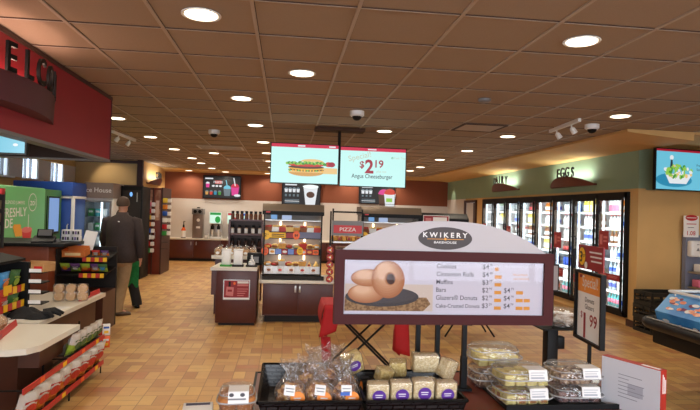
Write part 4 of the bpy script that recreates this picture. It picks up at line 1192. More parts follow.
    # food on the three shelves
    for k, (z, zt) in enumerate(lv):
        for q in range(8):
            x = ox + 0.07 + (W - 0.14) * q / 7
            c_ = (k * 3 + q) % 5
            kind = 'food_carton' if (k == 2 or q in (2, 5)) else ('cheese_wedge_pack' if (k == 0 and q > 5) else 'wrapped_sandwich')
            nm = {'food_carton': 'food carton', 'cheese_wedge_pack': 'wedge shaped pack', 'wrapped_sandwich': 'wrapped sandwich'}[kind]
            food_item(kind, '%s %s from the left, %s shelf, hot case %s' % (ORD[q], nm, ('lowest', 'middle', 'upper')[k], 'beside the poster cabinet' if not hood_right else 'behind the sign'), (x, oy + 0.21, SH[k] + 0.0125), FOODC[c_] if kind != 'cheese_wedge_pack' else FOODC[4], FOODC[(c_ + 2) % 5], 'food in the hot case %s' % ('beside the maroon poster cabinet' if not hood_right else 'behind the bakery sign'))
            if k < 2:
                rs = MB()
    return t
hot_case(-0.32, 7.95, 1.01, 'dark hot food case with yellow and orange price tags on a maroon base', False)
hot_case(1.16, 8.25, 1.06, 'dark hot food case half hidden behind the bakery sign', True)
# pizza stand between the two hot cases
t = thing('pizza_stand', 'maroon stand with a red PIZZA sign between the two hot cases', 'display stand', (0.72, 7.98, 0))
b = MB(); b.box(0.055, 0.39, 0.05, 0.6, 0.0, 1.08, M_wood, 0.004); b.obj('base_cabinet', t)
b = MB()
for x in (-0.05, 0.38):
    b.box(x, x + 0.022, 0.03, 0.06, 1.14, 1.66, M_blackm)
b.box(-0.05, 0.40, 0.04, 0.06, 1.60, 1.625, M_blackm); b.box(-0.05, 0.40, 0.03, 0.5, 1.16, 1.18, M_steel); b.obj('frame', t)
b = MB(); b.box(-0.055, 0.405, 0.0, 0.02, 1.27, 1.485, M_grey); b.rect(-0.03, 0.385, 1.305, 1.42, -0.001, M_red); b.text('PIZZA', 0.075, 0.18, 1.335, -0.002, M_pap, 'c', 0.008, sx=1.2); b.obj('sign_panel', t)
b = MB()
for k in range(6):
    b.box(-0.03 + 0.07 * k, 0.03 + 0.07 * k, 0.1, 0.4, 1.18 + 0.004, 1.25, M_dred if k % 2 else FOODC[0], 0.01)
b.obj('slice_boxes', t)
for k in range(5):
    p_ = thing('pizza_pack', '%s round pizza pack from the top, rail beside the hot case' % ORD[k], 'food', (0.645, 7.93, 1.06 - 0.105 * k), 0, 'round pizza packs on the rail')
    b = MB(); mk = b.mark(); b.lathe([(0.048, 0.0), (0.052, 0.01), (0.048, 0.02)], (0, 0, 0), M_dred, 22); b.xf(mk, Matrix.Rotation(PI / 2, 4, 'X')); b.obj('tray', p_)
    b = MB()
    for q in range(7):
        a = q * 2 * PI / 6
        rr = 0.026 if q < 6 else 0
        b.disc(rr * math.cos(a), rr * math.sin(a), 0.011, 0.011, -0.021, FOODC[0] if q % 2 else M_red, 10)
    b.disc(0, 0, 0.014, 0.014, -0.0215, M_pap, 10); b.obj('topping', p_)
t = thing('pack_rail', 'thin black rail holding round pizza packs beside the first hot case', 'rail', (0.645, 7.965, 0))
b = MB(); b.box(-0.012, 0.012, 0.0, 0.015, 0.60, 1.62, M_blackm); b.obj('upright', t)
b = MB()
for k in range(5):
    b.tube([(0, -0.005, 1.11 - 0.105 * k), (0, -0.035, 1.115 - 0.105 * k)], 0.004, M_steel, 6)
b.obj('peg', t)
# further display behind the sign
t = thing('poster_case', 'black display case with a red poster on its sloping front, behind the bakery sign', 'display case', (2.25, 9.1, 0))
b = MB(); b.box(0, 0.9, 0.0, 0.8, 0.0, 1.0, M_wood); b.obj('base_cabinet', t)
b = MB(); b.prism([(0.0, 1.0), (0.0, 1.55), (0.12, 1.64), (0.8, 1.64), (0.8, 1.0)], 'x', -0.05, 0.85, M_black); b.obj('hood', t)
b = MB(); b.rect(0.05, 0.5, 1.30, 1.60, -0.008, M_pap); b.rect(0.06, 0.49, 1.31, 1.59, -0.009, M_dred); b.rect(0.09, 0.19, 1.4, 1.55, -0.010, mat('card_pink', (206, 120, 120), 0.5)); b.rect(0.22, 0.46, 1.50, 1.57, -0.010, M_pap); b.rect(0.24, 0.44, 1.42, 1.46, -0.010, mat('card_pink', (206, 120, 120), 0.5)); b.obj('poster', t)

# ------------------------------------------------------------------ folding table with the red cloth, and a small folding stand
t = thing('folding_table', 'folding table with crossed thin black legs under the red cloth', 'table', (0.79, 5.45, 0))
b = MB(); b.box(-0.36, 0.36, -0.22, 0.22, 0.70, 0.725, M_black); b.obj('tabletop', t)
for sy in (-0.18, 0.18):
    for q, (a, c_) in enumerate(((-1, 1), (1, -1))):
        b = MB(); b.tube([(a * 0.36, sy + 0.012 * q, 0.70), (c_ * 0.36, sy + 0.012 * q, 0.008)], 0.011, M_blackm, 8); b.obj('leg', t)
M_cloth = mat('red_cloth', (170, 18, 28), 0.75, var=0.08, scale=8)
b = MB()
b.grid(lambda u, v: (0.79 - 0.40 + 0.80 * u, 5.45 - 0.25 + 0.5 * v, 0.728 + 0.002 * math.sin(14 * u)), 16, 8, M_cloth)
def flap(side):
    def fn(u, v):          # v: 0 at the table edge, 1 at the hem
        wdt = 0.25 * (1 - 0.45 * v)
        if side < 0:
            x = 0.39 - 0.05 * math.sin(PI * min(1, v * 1.6)) + 0.02 * math.sin(9 * u + 3 * v) * v + 0.07 * v
        else:
            x = 1.19 + 0.03 * math.sin(PI * min(1, v * 1.6)) + 0.02 * math.sin(9 * u + 3 * v) * v - 0.05 * v
        y_ = 5.45 + (-wdt + 2 * wdt * u) * 1.0 + 0.02 * math.sin(5 * v)
        return (x, y_, 0.728 - (0.54 if side < 0 else 0.5) * v + 0.015 * math.sin(7 * u) * v)
    return fn
b.grid(flap(-1), 14, 12, M_cloth); b.grid(flap(1), 14, 12, M_cloth)
# corner fold that swings out towards the front on each side
b.grid(lambda u, v: (0.39 + 0.16 * u - 0.05 * v, 5.195 - 0.02 * math.sin(PI * u) - 0.01 * v, 0.729 - (0.30 - 0.06 * u) * v), 8, 8, M_cloth)
b.grid(lambda u, v: (0.36 + 0.09 * u + 0.02 * v, 5.215 + 0.012 * math.sin(6 * u), 0.43 - 0.26 * v), 6, 6, M_cloth)
b.grid(lambda u, v: (1.19 - 0.14 * u + 0.03 * v, 5.195 - 0.015 * math.sin(PI * u), 0.729 - (0.48 - 0.04 * u) * v), 8, 8, M_cloth)
o = b.obj('red_tablecloth'); tag(o, 'bright red cloth draped over the folding table behind the bakery sign', 'tablecloth')
sm = o.modifiers.new('thickness', 'SOLIDIFY'); sm.thickness = 0.004
t = thing('folding_tray_stand', 'small folding stand with splayed black legs on the floor behind the bakery sign', 'stand', (2.47, 7.25, 0))
b = MB(); b.box(-0.3, 0.3, -0.2, 0.2, 0.62, 0.645, M_black, 0.004); b.obj('tray', t)
for sx in (-1, 1):
    for sy in (-1, 1):
        b = MB(); b.tube([(sx * 0.05, sy * 0.1, 0.62), (sx * 0.1, sy * 0.12, 0.35), (sx * 0.34, sy * 0.16, 0.006)], 0.012, M_blackm, 8); b.obj('leg', t)
# ------------------------------------------------------------------ front display table
TZ = 0.78
M_tabl = mat('cherry_tabletop', (112, 44, 26), 0.3, var=0.15, scale=5)
t = thing('display_table', 'cherry wood display table with black edging in the foreground', 'table', (0, 0, 0))
b = MB(); b.prism([(-0.50, 1.75), (1.66, 1.75), (1.66, 2.86), (-0.12, 2.86), (-0.12, 2.27), (-0.50, 2.27)], 'z', TZ - 0.03, TZ, M_tabl); b.obj('tabletop', t)
b = MB(); b.box(-0.5, 1.66, 1.735, 1.75, TZ - 0.05, TZ + 0.004, M_black); b.box(1.66, 1.672, 1.735, 2.872, TZ - 0.05, TZ + 0.004, M_black); b.box(-0.132, 1.66, 2.86, 2.872, TZ - 0.05, TZ + 0.004, M_black); b.box(-0.132, -0.12, 2.27, 2.86, TZ - 0.05, TZ + 0.004, M_black); b.obj('edge_band', t)
for x, y in ((-0.42, 1.82), (1.58, 1.82), (1.58, 2.78), (-0.05, 2.78)):
    b = MB(); b.box(x - 0.025, x + 0.025, y - 0.025, y + 0.025, 0.0, TZ - 0.03, M_blackm, 0.004); b.obj('leg', t)
t = thing('display_tray', 'shallow black tray under the clear clamshells at the right of the display table', 'tray', (1.16, 2.52, TZ + 0.001))
b = MB(); b.box(-0.19, 0.33, -0.22, 0.06, 0.0, 0.006, M_black); b.box(-0.19, 0.33, -0.232, -0.22, 0.0, 0.022, M_black); b.obj('tray', t)

# ------------------------------------------------------------------ the bakery sign
t = thing('bakery_sign', 'wide framed bakery menu sign with a white arched top on black posts', 'sign', (0.752, 2.52, 0))
b = MB(); b.frame(-0.524, 0.524, 1.106, 1.446, -0.022, 0.022, 0.045, M_maroon); b.obj('frame', t)
b = MB(); b.box(-0.48, 0.48, -0.006, 0.018, 1.150, 1.402, mat('menu_panel_paper', (214, 208, 216), 0.45)); o = b.obj('menu_panel', t)
o['label'] = 'pale menu panel'
b = MB()
pts = [(-0.49, 1.446)] + [(-0.49 + 0.98 * k / 40, 1.446 + 0.143 * (1 - abs(-1 + 2 * k / 40) ** 2.5)) for k in range(1, 40)] + [(0.49, 1.446)]
b.prism(pts, 'y', -0.008, 0.012, mat('sign_arch_white', (188, 182, 186), 0.5)); o = b.obj('arched_header', t); o['label'] = 'white arched header'
b = MB(); y = -0.0085
b.disc(-0.008, 1.508, 0.130, 0.053, y, mat('logo_charcoal', (58, 46, 46), 0.5), 40)
b.text('K W I K E R Y', 0.032, -0.008, 1.513, y - 0.001, M_pap, 'c', 0.022, sx=1.12); b.rect(-0.095, 0.08, 1.503, 1.5055, y - 0.001, mat('logo_gold', (232, 160, 50), 0.5)); b.disc(-0.008, 1.505, 0.006, 0.006, y - 0.0015, mat('logo_gold', (232, 160, 50), 0.5), 8)
b.text('BAKEHOUSE', 0.015, -0.008, 1.484, y - 0.001, M_pap, 'c', 0.01, sx=1.3); b.obj('logo', t)
b = MB(); y = -0.0065
M_inkg = mat('menu_grey_ink', (70, 66, 74), 0.6)
M_otag = mat('menu_orange_tag', (226, 150, 40), 0.5)
rowsm = [('Cookies', '$4', '79', None), ('Cinnamon Rolls', '$4', '49', None), ('Muffins', '$3', '99', None), ('Bars', '$2', '99', '79'), ('Glazers\u00ae Donuts', '$2', '99', '79'), ('Cake-Crusted Donuts', '$3', '29', '79')]
for k, (nm, p1, p2, p3) in enumerate(rowsm):
    z = 1.368 - 0.0368 * k
    b.text(nm, 0.030 if k < 5 else 0.025, -0.045, z, y, M_inkg, 'l', 0.006, sx=0.95)
    b.text(p1, 0.032, 0.178, z, y, M_inkg, 'l', 0.002); b.text(p2, 0.016, 0.212, z + 0.012, y, M_inkg, 'l'); b.rect(0.238, 0.238 + (0.018 if k == 0 else 0.034), z - 0.008, z + 0.008, y, M_otag)
    if p3:
        b.text('$4', 0.032, 0.285, z, y, M_inkg, 'l', 0.002); b.text(p3, 0.016, 0.319, z + 0.012, y, M_inkg, 'l')
        b.rect(0.345, 0.345 + 0.035, z - 0.008, z + 0.008, y, M_otag)
        if k > 3:
            b.rect(0.384, 0.415, z - 0.008, z + 0.008, y, M_otag)
b.text('Mix & Match', 0.014, 0.33, 1.338, y, M_otag, 'l'); b.text('your favorites', 0.014, 0.33, 1.320, y, M_otag, 'l')
b.obj('menu_print', t)
b = MB(); y = -0.0064
M_mat1 = mat('photo_woven_mat', (168, 132, 88), 0.7, rgb2=(124, 90, 54), scale=90)
M_ph = mat('photo_warm_ground', (214, 196, 178), 0.6); M_plate = mat('photo_dark_plate', (44, 38, 38), 0.5); M_plate2 = mat('photo_plate_rim', (58, 50, 50), 0.5)
M_dn = [mat('photo_donut_%d' % k, c, 0.55) for k, c in enumerate([(174 + 7 * j, 106 + 10 * j, 58 + 11 * j) for j in range(9)])]
M_dh = mat('photo_donut_hole', (70, 38, 22), 0.6)
b.rect(-0.475, -0.06, 1.152, 1.29, y, M_ph); b.poly([(-0.475, 1.152), (-0.12, 1.152), (-0.07, 1.20), (-0.09, 1.23), (-0.475, 1.23)], y - 0.0003, M_mat1)
b.rect(-0.475, -0.05, 1.152, 1.166, y - 0.0005, mat('menu_panel_paper', (214, 208, 216), 0.45))
b.disc(-0.30, 1.232, 0.172, 0.046, y - 0.0006, M_plate, 40); b.disc(-0.29, 1.238, 0.150, 0.036, y - 0.0008, M_plate2, 40)
def flat_donut(cx, cz, rx, rz, y, hole=False, tilt=0.0):
    for k in range(9):
        s = 1 - 0.075 * k
        b.disc(cx - 0.03 * rx * k, cz + 0.055 * rz * k, rx * s, rz * s, y - 0.0001 * k, M_dn[k], 32, 0, 2 * PI, tilt)
    if hole:
        b.disc(cx + 0.12 * rx, cz + 0.05 * rz, rx * 0.34, rz * 0.36, y - 0.0013, M_dn[1], 24, 0, 2 * PI, tilt); b.disc(cx + 0.15 * rx, cz + 0.03 * rz, rx * 0.26, rz * 0.29, y - 0.0015, M_dh, 24, 0, 2 * PI, tilt)
flat_donut(-0.375, 1.246, 0.086, 0.044, y - 0.001); flat_donut(-0.37, 1.318, 0.078, 0.040, y - 0.003); flat_donut(-0.275, 1.312, 0.078, 0.087, y - 0.005, True, 0.15)
b.obj('donut_photo', t)
b = MB(); b.box(-0.478, 0.478, -0.016, -0.0135, 1.152, 1.400, clear('menu_cover_sheet', (250, 250, 252), 0.01, 0.03, edge=0.12)); b.obj('cover_sheet', t)
for x, yy in ((-0.110, 0.055), (-0.002, 0.10), (0.118, 0.055)):
    b = MB(); b.box(x - 0.0105, x + 0.0105, yy - 0.0105, yy + 0.0105, TZ + 0.012, 1.12, M_blackm); b.box(x - 0.018, x + 0.018, yy - 0.06, yy + 0.012, 1.10, 1.125, M_blackm); pp = b.obj('post', t)
    b = MB(); b.box(x - 0.014, x + 0.014, yy - 0.014, yy + 0.014, TZ + 0.012, TZ + 0.16, M_black); b.box(x - 0.035, x + 0.035, yy - 0.03, yy + 0.03, TZ + 0.001, TZ + 0.012, M_black); b.obj('sleeve', pp)

# ------------------------------------------------------------------ wicker baskets
def wicker_mat():
    m = bpy.data.materials.new('black_wicker'); m.use_nodes = True
    nt = m.node_tree; b_ = nt.nodes['Principled BSDF']; b_.inputs['Base Color'].default_value = lin((26, 24, 26)); b_.inputs['Roughness'].default_value = 0.25
    tc = nt.nodes.new('ShaderNodeTexCoord')
    br = nt.nodes.new('ShaderNodeTexBrick'); br.inputs['Scale'].default_value = 20; br.inputs['Color1'].default_value = lin((52, 48, 48)); br.inputs['Color2'].default_value = lin((30, 28, 29)); br.inputs['Mortar'].default_value = lin((8, 8, 8)); br.inputs['Mortar Size'].default_value = 0.06; br.inputs['Row Height'].default_value = 0.35; br.inputs['Brick Width'].default_value = 0.9  # paler strands put the weave's highlights into the colour
    mp = nt.nodes.new('ShaderNodeMapping'); mp.inputs['Rotation'].default_value = (PI / 2, 0, 0)
    sx = nt.nodes.new('ShaderNodeSeparateXYZ'); cb = nt.nodes.new('ShaderNodeCombineXYZ'); ad = nt.nodes.new('ShaderNodeMath')
    nt.links.new(tc.outputs['Object'], sx.inputs[0]); nt.links.new(sx.outputs['X'], ad.inputs[0]); nt.links.new(sx.outputs['Y'], ad.inputs[1]); nt.links.new(ad.outputs[0], cb.inputs['X']); nt.links.new(sx.outputs['Z'], cb.inputs['Y'])
    nt.links.new(cb.outputs[0], br.inputs['Vector'])
    bp_ = nt.nodes.new('ShaderNodeBump'); bp_.inputs['Strength'].default_value = 1.0; bp_.inputs['Distance'].default_value = 0.02; bp_.invert = True
    nt.links.new(br.outputs['Color'], b_.inputs['Base Color']); nt.links.new(br.outputs['Fac'], bp_.inputs['Height']); nt.links.new(bp_.outputs['Normal'], b_.inputs['Normal'])
    return m
M_wick = wicker_mat()
def basket(x0, x1, y0, y1, label):
    cx, cy = (x0 + x1) / 2, (y0 + y1) / 2
    hx, hy, h, ins = (x1 - x0) / 2, (y1 - y0) / 2, 0.103, 0.026
    t = thing('wicker_basket', label, 'basket', (cx, cy, TZ + 0.001), 0, 'black wicker baskets on the display table')
    b = MB()
    b.box(-hx + ins, hx - ins, -hy + ins, hy - ins, 0.0, 0.008, M_wick)
    th = 0.007
    def wall(p, q, n_):
        (ax, ay), (bx_, by) = p, q
        for k in range(1):
            A0 = Vector((ax * (hx - ins), ay * (hy - ins), 0.0)); A1 = Vector((ax * hx, ay * hy, h)); B0 = Vector((bx_ * (hx - ins), by * (hy - ins), 0.0)); B1 = Vector((bx_ * hx, by * hy, h))
            nn = Vector((n_[0], n_[1], 0)) * -th
            v = [b.bm.verts.new(p_) for p_ in (A0, B0, B1, A1, A0 + nn, B0 + nn, B1 + nn, A1 + nn)]
            for q_ in ((0, 1, 2, 3), (5, 4, 7, 6), (4, 0, 3, 7), (1, 5, 6, 2), (3, 2, 6, 7), (4, 5, 1, 0)):
                b.bm.faces.new([v[i] for i in q_]).material_index = b.mi(M_wick)
    wall((-1, -1), (1, -1), (0, -1)); wall((1, -1), (1, 1), (1, 0)); wall((1, 1), (-1, 1), (0, 1)); wall((-1, 1), (-1, -1), (-1, 0))
    b.obj('woven_body', t)
    b = MB()
    pts = [(-hx, -hy, h), (hx, -hy, h), (hx, hy, h), (-hx, hy, h)]
    for k in range(4):
        p, q = Vector(pts[k]), Vector(pts[(k + 1) % 4])
        for s_ in (0, 1):
            b.tube([p.lerp(q, j / 14) + Vector((0, 0, 0.004 * math.sin(j * PI + s_ * PI) )) for j in range(15)], 0.0075, M_wick, 7)
    b.obj('braided_rim', t)
    return t
basket(-0.085, 0.315, 2.12, 2.65, 'black wicker basket holding the bags with orange stickers')
basket(0.328, 0.735, 2.12, 2.53, 'black wicker basket holding the crisp bars with purple stickers')
# bags of snack mix
M_mix = mat('snack_mix', (170, 104, 50), 0.6, rgb2=(230, 176, 100), scale=70, bump=0.6)
M_mixd = mat('dark_snack_mix', (100, 60, 40), 0.6, rgb2=(180, 116, 70), scale=70, bump=0.6)
M_stk = mat('orange_round_sticker', (240, 138, 36), 0.5)
def snack_bag(label, loc, rz, lean, m_, sticker=True, lbl=True, blue=False):
    t = thing('snack_bag', label, 'bag', loc, 0, 'bags of snack mix in the left basket', (lean, 0, rz))
    t.scale = (1.1, 1.1, 1.1) if sticker else (1, 1, 1)
    r = random.Random(sum(map(ord, label)))
    b = MB(); b.ellipsoid((0, 0, 0.045), (0.048, 0.03, 0.045), m_, 18, 12)
    for k in range(36):
        a = r.uniform(0, 2 * PI); q = r.uniform(0.1, 0.95)
        b.ellipsoid((0.046 * math.cos(a) * math.sin(q * PI), 0.03 * math.sin(a) * math.sin(q * PI), 0.045 - 0.043 * math.cos(q * PI)), (0.009, 0.008, 0.007), r.choice((M_mix, M_mixd, M_bread)), 6, 4)
    b.obj('contents', t)
    b = MB()
    def film(u, v):
        a = 2 * PI * u
        wr = 0.004 * math.sin(a * 7 + v * 9) * (0.4 + v)
        if v < 0.55:
            rr = 0.056 * (0.80 + 0.25 * math.sin(PI * v / 0.55)); ry = 0.038 * (0.80 + 0.25 * math.sin(PI * v / 0.55))
        else:
            w_ = (v - 0.55) / 0.45
            neck = 0.35 + 0.65 * abs(w_ - 0.45) / 0.55
            rr = 0.045 * neck; ry = 0.026 * neck
        return ((rr + wr) * math.cos(a), (ry + wr) * math.sin(a), 0.002 + 0.165 * v + 0.01 * math.sin(3 * a) * max(0, v - 0.8) * 5)
    b.grid(film, 30, 16, M_wrap); b.obj('clear_film', t)
    if lbl:
        b = MB(); mk = b.mark(); b.box(-0.019, 0.019, -0.001, 0.0, -0.018, 0.018, M_pap); b.rect(-0.015, 0.015, 0.004, 0.007, -0.0015, M_grey); b.rect(-0.012, 0.015, -0.006, -0.003, -0.0015, M_grey)
        if blue:
            b.rect(-0.022, 0.012, -0.018, -0.006, -0.002, M_blue)
        b.xf(mk, Matrix.Translation((r.uniform(-0.015, 0.015), -0.046, 0.070)) @ Matrix.Rotation(r.uniform(-0.2, 0.2), 4, 'Y') @ Matrix.Rotation(-0.2, 4, 'X'))
        b.obj('price_label', t)
    if sticker:
        b = MB(); b.disc(0.022, 0.040, 0.026, 0.025, -0.0455, M_stk, 24); b.rect(0.008, 0.034, 0.040, 0.044, -0.046, M_pap); b.rect(0.010, 0.030, 0.033, 0.036, -0.046, M_pap); b.obj('round_sticker', t)
    return t
snack_bag('front left snack bag with a white label and an orange sticker', (0.04, 2.20, 0.834), 0.05, -0.15, M_mix)
snack_bag('front middle snack bag with a tilted white label and an orange sticker', (0.15, 2.20, 0.834), -0.1, -0.15, M_mix)
snack_bag('front right darker snack bag with a blue and white label', (0.252, 2.20, 0.834), 0.1, -0.12, M_mixd, True, True, True)
snack_bag('snack bag turned sideways at the right end of the left basket', (0.285, 2.30, 0.83), 1.2, -0.1, M_mixd, True, False)
for k, (x, yy, z, rz) in enumerate(((0.10, 2.31, 0.85, 0.3), (0.19, 2.32, 0.865, -0.2), (0.14, 2.42, 0.86, 0.1), (0.24, 2.43, 0.865, -0.3), (0.05, 2.33, 0.80, 0.5))):
    snack_bag(('inner snack bag standing just behind the front left one', 'inner snack bag standing just behind the front right one', 'rear snack bag, left of the two farthest in the left basket', 'rear snack bag, right of the two farthest in the left basket', 'low snack bag near the empty back corner of the left basket')[k], (x, yy, z), rz, 0.1, (M_mix, M_mixd)[k % 2], False, k == 4)
# crisp bars
M_crisp = mat('rice_crisp_bar', (242, 226, 188), 0.6, rgb2=(222, 198, 152), scale=110, bump=0.8)
M_crispy = mat('yellow_crisp_bar', (240, 220, 156), 0.6, rgb2=(220, 190, 116), scale=110, bump=1.0)
M_pur = mat('purple_sticker', (92, 44, 150), 0.5)
def bar(label, loc, rot, m_=None, sticker=1, w_=0.042, h_=0.088):
    t = thing('crisp_bar', label, 'snack bar', loc, 0, 'wrapped crisp bars in the right basket', rot)
    b = MB(); b.box(-w_, w_, -0.026, 0.026, 0.0, h_, m_ or M_crisp, 0.007, 3); b.obj('bar', t)
    b = MB(); b.box(-w_ - 0.003, w_ + 0.003, -0.029, 0.029, -0.001, h_ + 0.003, M_wrap2, 0.008, 2); b.obj('clear_wrapper', t)
    if sticker:
        b = MB(); b.rect(-0.024, 0.026, 0.022, 0.036, -0.0300, M_pap); b.disc(0.002, 0.046, 0.027, 0.026, -0.0305, M_pur, 24); b.rect(-0.014, 0.016, 0.050, 0.054, -0.031, M_pap); b.rect(-0.012, 0.014, 0.042, 0.045, -0.031, M_pap); b.obj('round_sticker', t)
    return t
for k, (x, z, h) in enumerate(((0.385, 0.852, 0.092), (0.477, 0.856, 0.094), (0.567, 0.862, 0.094), (0.660, 0.856, 0.092))):
    bar('%s purple stickered crisp bar from the left, front row, right basket' % ORD[k], (x, 2.18, z), (0.10, 0, random.uniform(-0.06, 0.06)), None, 1, 0.042, h)
bar('tilted pale bar with purple and white label, left edge of the right basket', (0.315, 2.40, 0.925), (0.35, -0.35, 0.2), M_crispy, 1)
bar('crisp bar lying on top in the middle of the right basket', (0.620, 2.36, 0.935), (0.12, 0.03, 0.05), M_crisp, 0, 0.056, 0.075)
bar('yellow bar behind the front row, left of the two', (0.43, 2.33, 0.90), (0.3, 0.1, 0.4), M_crispy, 0, 0.034, 0.06)
bar('yellow bar behind the front row, right of the two', (0.51, 2.37, 0.915), (0.2, -0.1, -0.3), M_crispy, 0, 0.034, 0.065)
bar('crisp bar leaning in the far right corner of the right basket', (0.700, 2.33, 0.915), (0.2, 0.3, 0.6), M_crisp, 0, 0.034, 0.08)
bar('crisp bar beneath the top one in the right basket', (0.60, 2.27, 0.86), (0.0, 0.0, 0.1), M_crispy, 0, 0.045, 0.07)

# ------------------------------------------------------------------ clear clamshells
M_cake = mat('yellow_cake', (244, 222, 140), 0.6, var=0.18, scale=60, bump=0.5)
M_frost = mat('pale_frosting', (246, 238, 214), 0.5, var=0.06, scale=40, bump=0.5)
M_berry = mat('dark_berry_pastry', (74, 50, 60), 0.5, rgb2=(150, 110, 104), scale=60, bump=0.5)
M_choc = mat('chocolate_pastry', (104, 68, 48), 0.5, rgb2=(196, 164, 130), scale=50, bump=0.5)
M_muf = mat('golden_muffin', (190, 122, 62), 0.6, var=0.2, scale=60, bump=0.4)
def clamshell(label, loc, rz, food, food2, group, w_=0.13, d_=0.10, lbl=True, muff=False):
    t = thing('clear_clamshell', label, 'food container', loc, rz, group)
    H = 0.076
    b = MB()
    def sh(u, v):
        a = 2 * PI * u
        n_ = 4.0
        ca, sa = math.cos(a), math.sin(a)
        q = (abs(ca) ** n_ + abs(sa) ** n_) ** (-1 / n_)
        pr = [(0.84, 0.0), (0.93, 0.022), (1.0, 0.034), (1.0, 0.037), (0.93, 0.040), (0.88, 0.060), (0.80, H), (0.45, H + 0.002), (0.02, H + 0.003)]
        k = min(int(v * 8 + 1e-6), 7); f_ = v * 8 - k
        s_ = pr[k][0] * (1 - f_) + pr[k + 1][0] * f_; z = pr[k][1] * (1 - f_) + pr[k + 1][1] * f_
        rib = 1 + 0.012 * math.cos(a * 24) * (0.0 if k in (2, 3) else 1)
        return (w_ * q * ca * s_ * rib, d_ * q * sa * s_ * rib, z)
    b.grid(sh, 48, 8, M_clear); b.obj('clear_shell', t)
    b = MB()
    for zz, ss in ((0.0355, 1.02), (0.061, 0.895)):
        ring = []
        for q_ in range(49):
            a = 2 * PI * q_ / 48; ca, sa = math.cos(a), math.sin(a); qq = (abs(ca) ** 4 + abs(sa) ** 4) ** -0.25
            ring.append((w_ * qq * ca * ss, d_ * qq * sa * ss, zz))
        b.tube(ring, 0.0032 if ss > 1 else 0.002, M_rim, 6)
    b.obj('rim', t)
    b = MB()
    r = random.Random(sum(map(ord, label)))
    if muff:
        for qx in (-0.5, 0.5):
            for qy in (-0.5, 0.5):
                b.lathe([(0.028, 0.004), (0.034, 0.026), (0.041, 0.034), (0.036, 0.05), (0.018, 0.060), (0.0, 0.062)], (qx * w_ * 0.88, qy * d_ * 0.88, 0), food, 14)
    else:
        for qx in range(4):
            for qy in range(3):
                b.box(w_ * (-0.78 + qx * 0.40), w_ * (-0.78 + qx * 0.40 + 0.37), d_ * (-0.76 + qy * 0.52), d_ * (-0.76 + qy * 0.52 + 0.48), 0.004, 0.046 + r.uniform(-0.006, 0.008), r.choice((food, food, food2)), 0.008)
    b.obj('pastry', t)
    if lbl:
        b = MB()
        M_lg = mat('label_pale_print', (178, 178, 186), 0.6); b.box(0.0, 0.085, -d_ * 0.90, -d_ * 0.25, H + 0.0035, H + 0.0045, M_pap); mk = b.mark(); b.box(0.0, 0.085, 0.0, 0.001, -0.046, 0.0, M_pap); b.rect(0.008, 0.074, -0.014, -0.011, -0.0006, M_lg); b.rect(0.008, 0.066, -0.024, -0.021, -0.0006, M_lg); b.rect(0.008, 0.07, -0.038, -0.030, -0.0006, M_lg)
        b.xf(mk, Matrix.Translation((0, -d_ * 0.90, H + 0.0042)) @ Matrix.Rotation(-0.25, 4, 'X'))
        o = b.obj('paper_label', t); o['label'] = 'white printed label'
    return t
G = 'clear clamshells at the right of the display table'
Hs = 0.0805
z0 = TZ + 0.0085
for k in range(2):
    clamshell('%s clamshell of yellow cake squares in the middle clamshell stack' % ('lower', 'upper')[k], (1.075, 2.40 + 0.006 * k, z0 + Hs * k), 0.06 - 0.05 * k, (M_muf, M_cake)[k], M_cake, G, 0.128, 0.105)
for k in range(2):
    clamshell('%s clamshell of dark pastry in the right clamshell stack beside the donut box' % ('lower', 'upper')[k], (1.335, 2.42 + 0.004 * k, z0 + Hs * k), -0.03 + 0.05 * k, (M_berry, M_choc)[k], (M_berry, M_frost)[k], G, 0.122, 0.105)
for k in range(2):
    cs_ = clamshell('%s clamshell of cream topped cake in the left stack behind, beside the sign post' % ('lower', 'upper')[k], (1.05, 2.66 + 0.005 * k, TZ + 0.001 + 0.1 * k), 0.03, (M_choc, M_frost)[k], (M_berry, M_cake)[k], G, 0.13, 0.10, False)
    cs_.scale = (1, 1, 1.25)
G2 = 'muffin clamshells at the left end of the display table'
clamshell('lower muffin clamshell left of the baskets', (-0.168, 2.15, TZ + 0.001), 0.0, M_muf, M_muf, G2, 0.075, 0.075, False, True)
c_ = clamshell('upper muffin clamshell left of the baskets, with a white label', (-0.166, 2.15, TZ + 0.001 + Hs), 0.05, M_muf, M_muf, G2, 0.072, 0.075, False, True)
b = MB(); b.box(-0.03, 0.045, -0.074, 0.0, 0.0795, 0.0805, M_pap)
mk = b.mark(); b.box(-0.03, 0.045, 0.0, 0.001, -0.042, 0.0, M_pap); b.disc(-0.018, -0.012, 0.009, 0.007, -0.0006, M_inkg, 12); b.disc(0.022, -0.012, 0.009, 0.007, -0.0006, M_inkg, 12); b.rect(-0.03, 0.035, -0.030, -0.024, -0.0006, M_grey)
b.xf(mk, Matrix.Translation((0, -0.074, 0.0805)) @ Matrix.Rotation(-0.25, 4, 'X')); b.obj('paper_label', c_)
t = thing('snack_box', 'small white box with a navy band at the far left of the display table', 'box', (-0.31, 2.14, TZ + 0.001), 0.1)
b = MB(); b.box(-0.055, 0.055, -0.05, 0.05, 0, 0.085, M_pap, 0.003); b.obj('box', t)
b = MB(); b.box(-0.056, 0.056, -0.051, 0.051, 0.05, 0.075, PM['navy']); b.box(-0.045, 0.045, 0.015, 0.04, 0.085, 0.0857, PM['navy']); b.obj('navy_band', t)
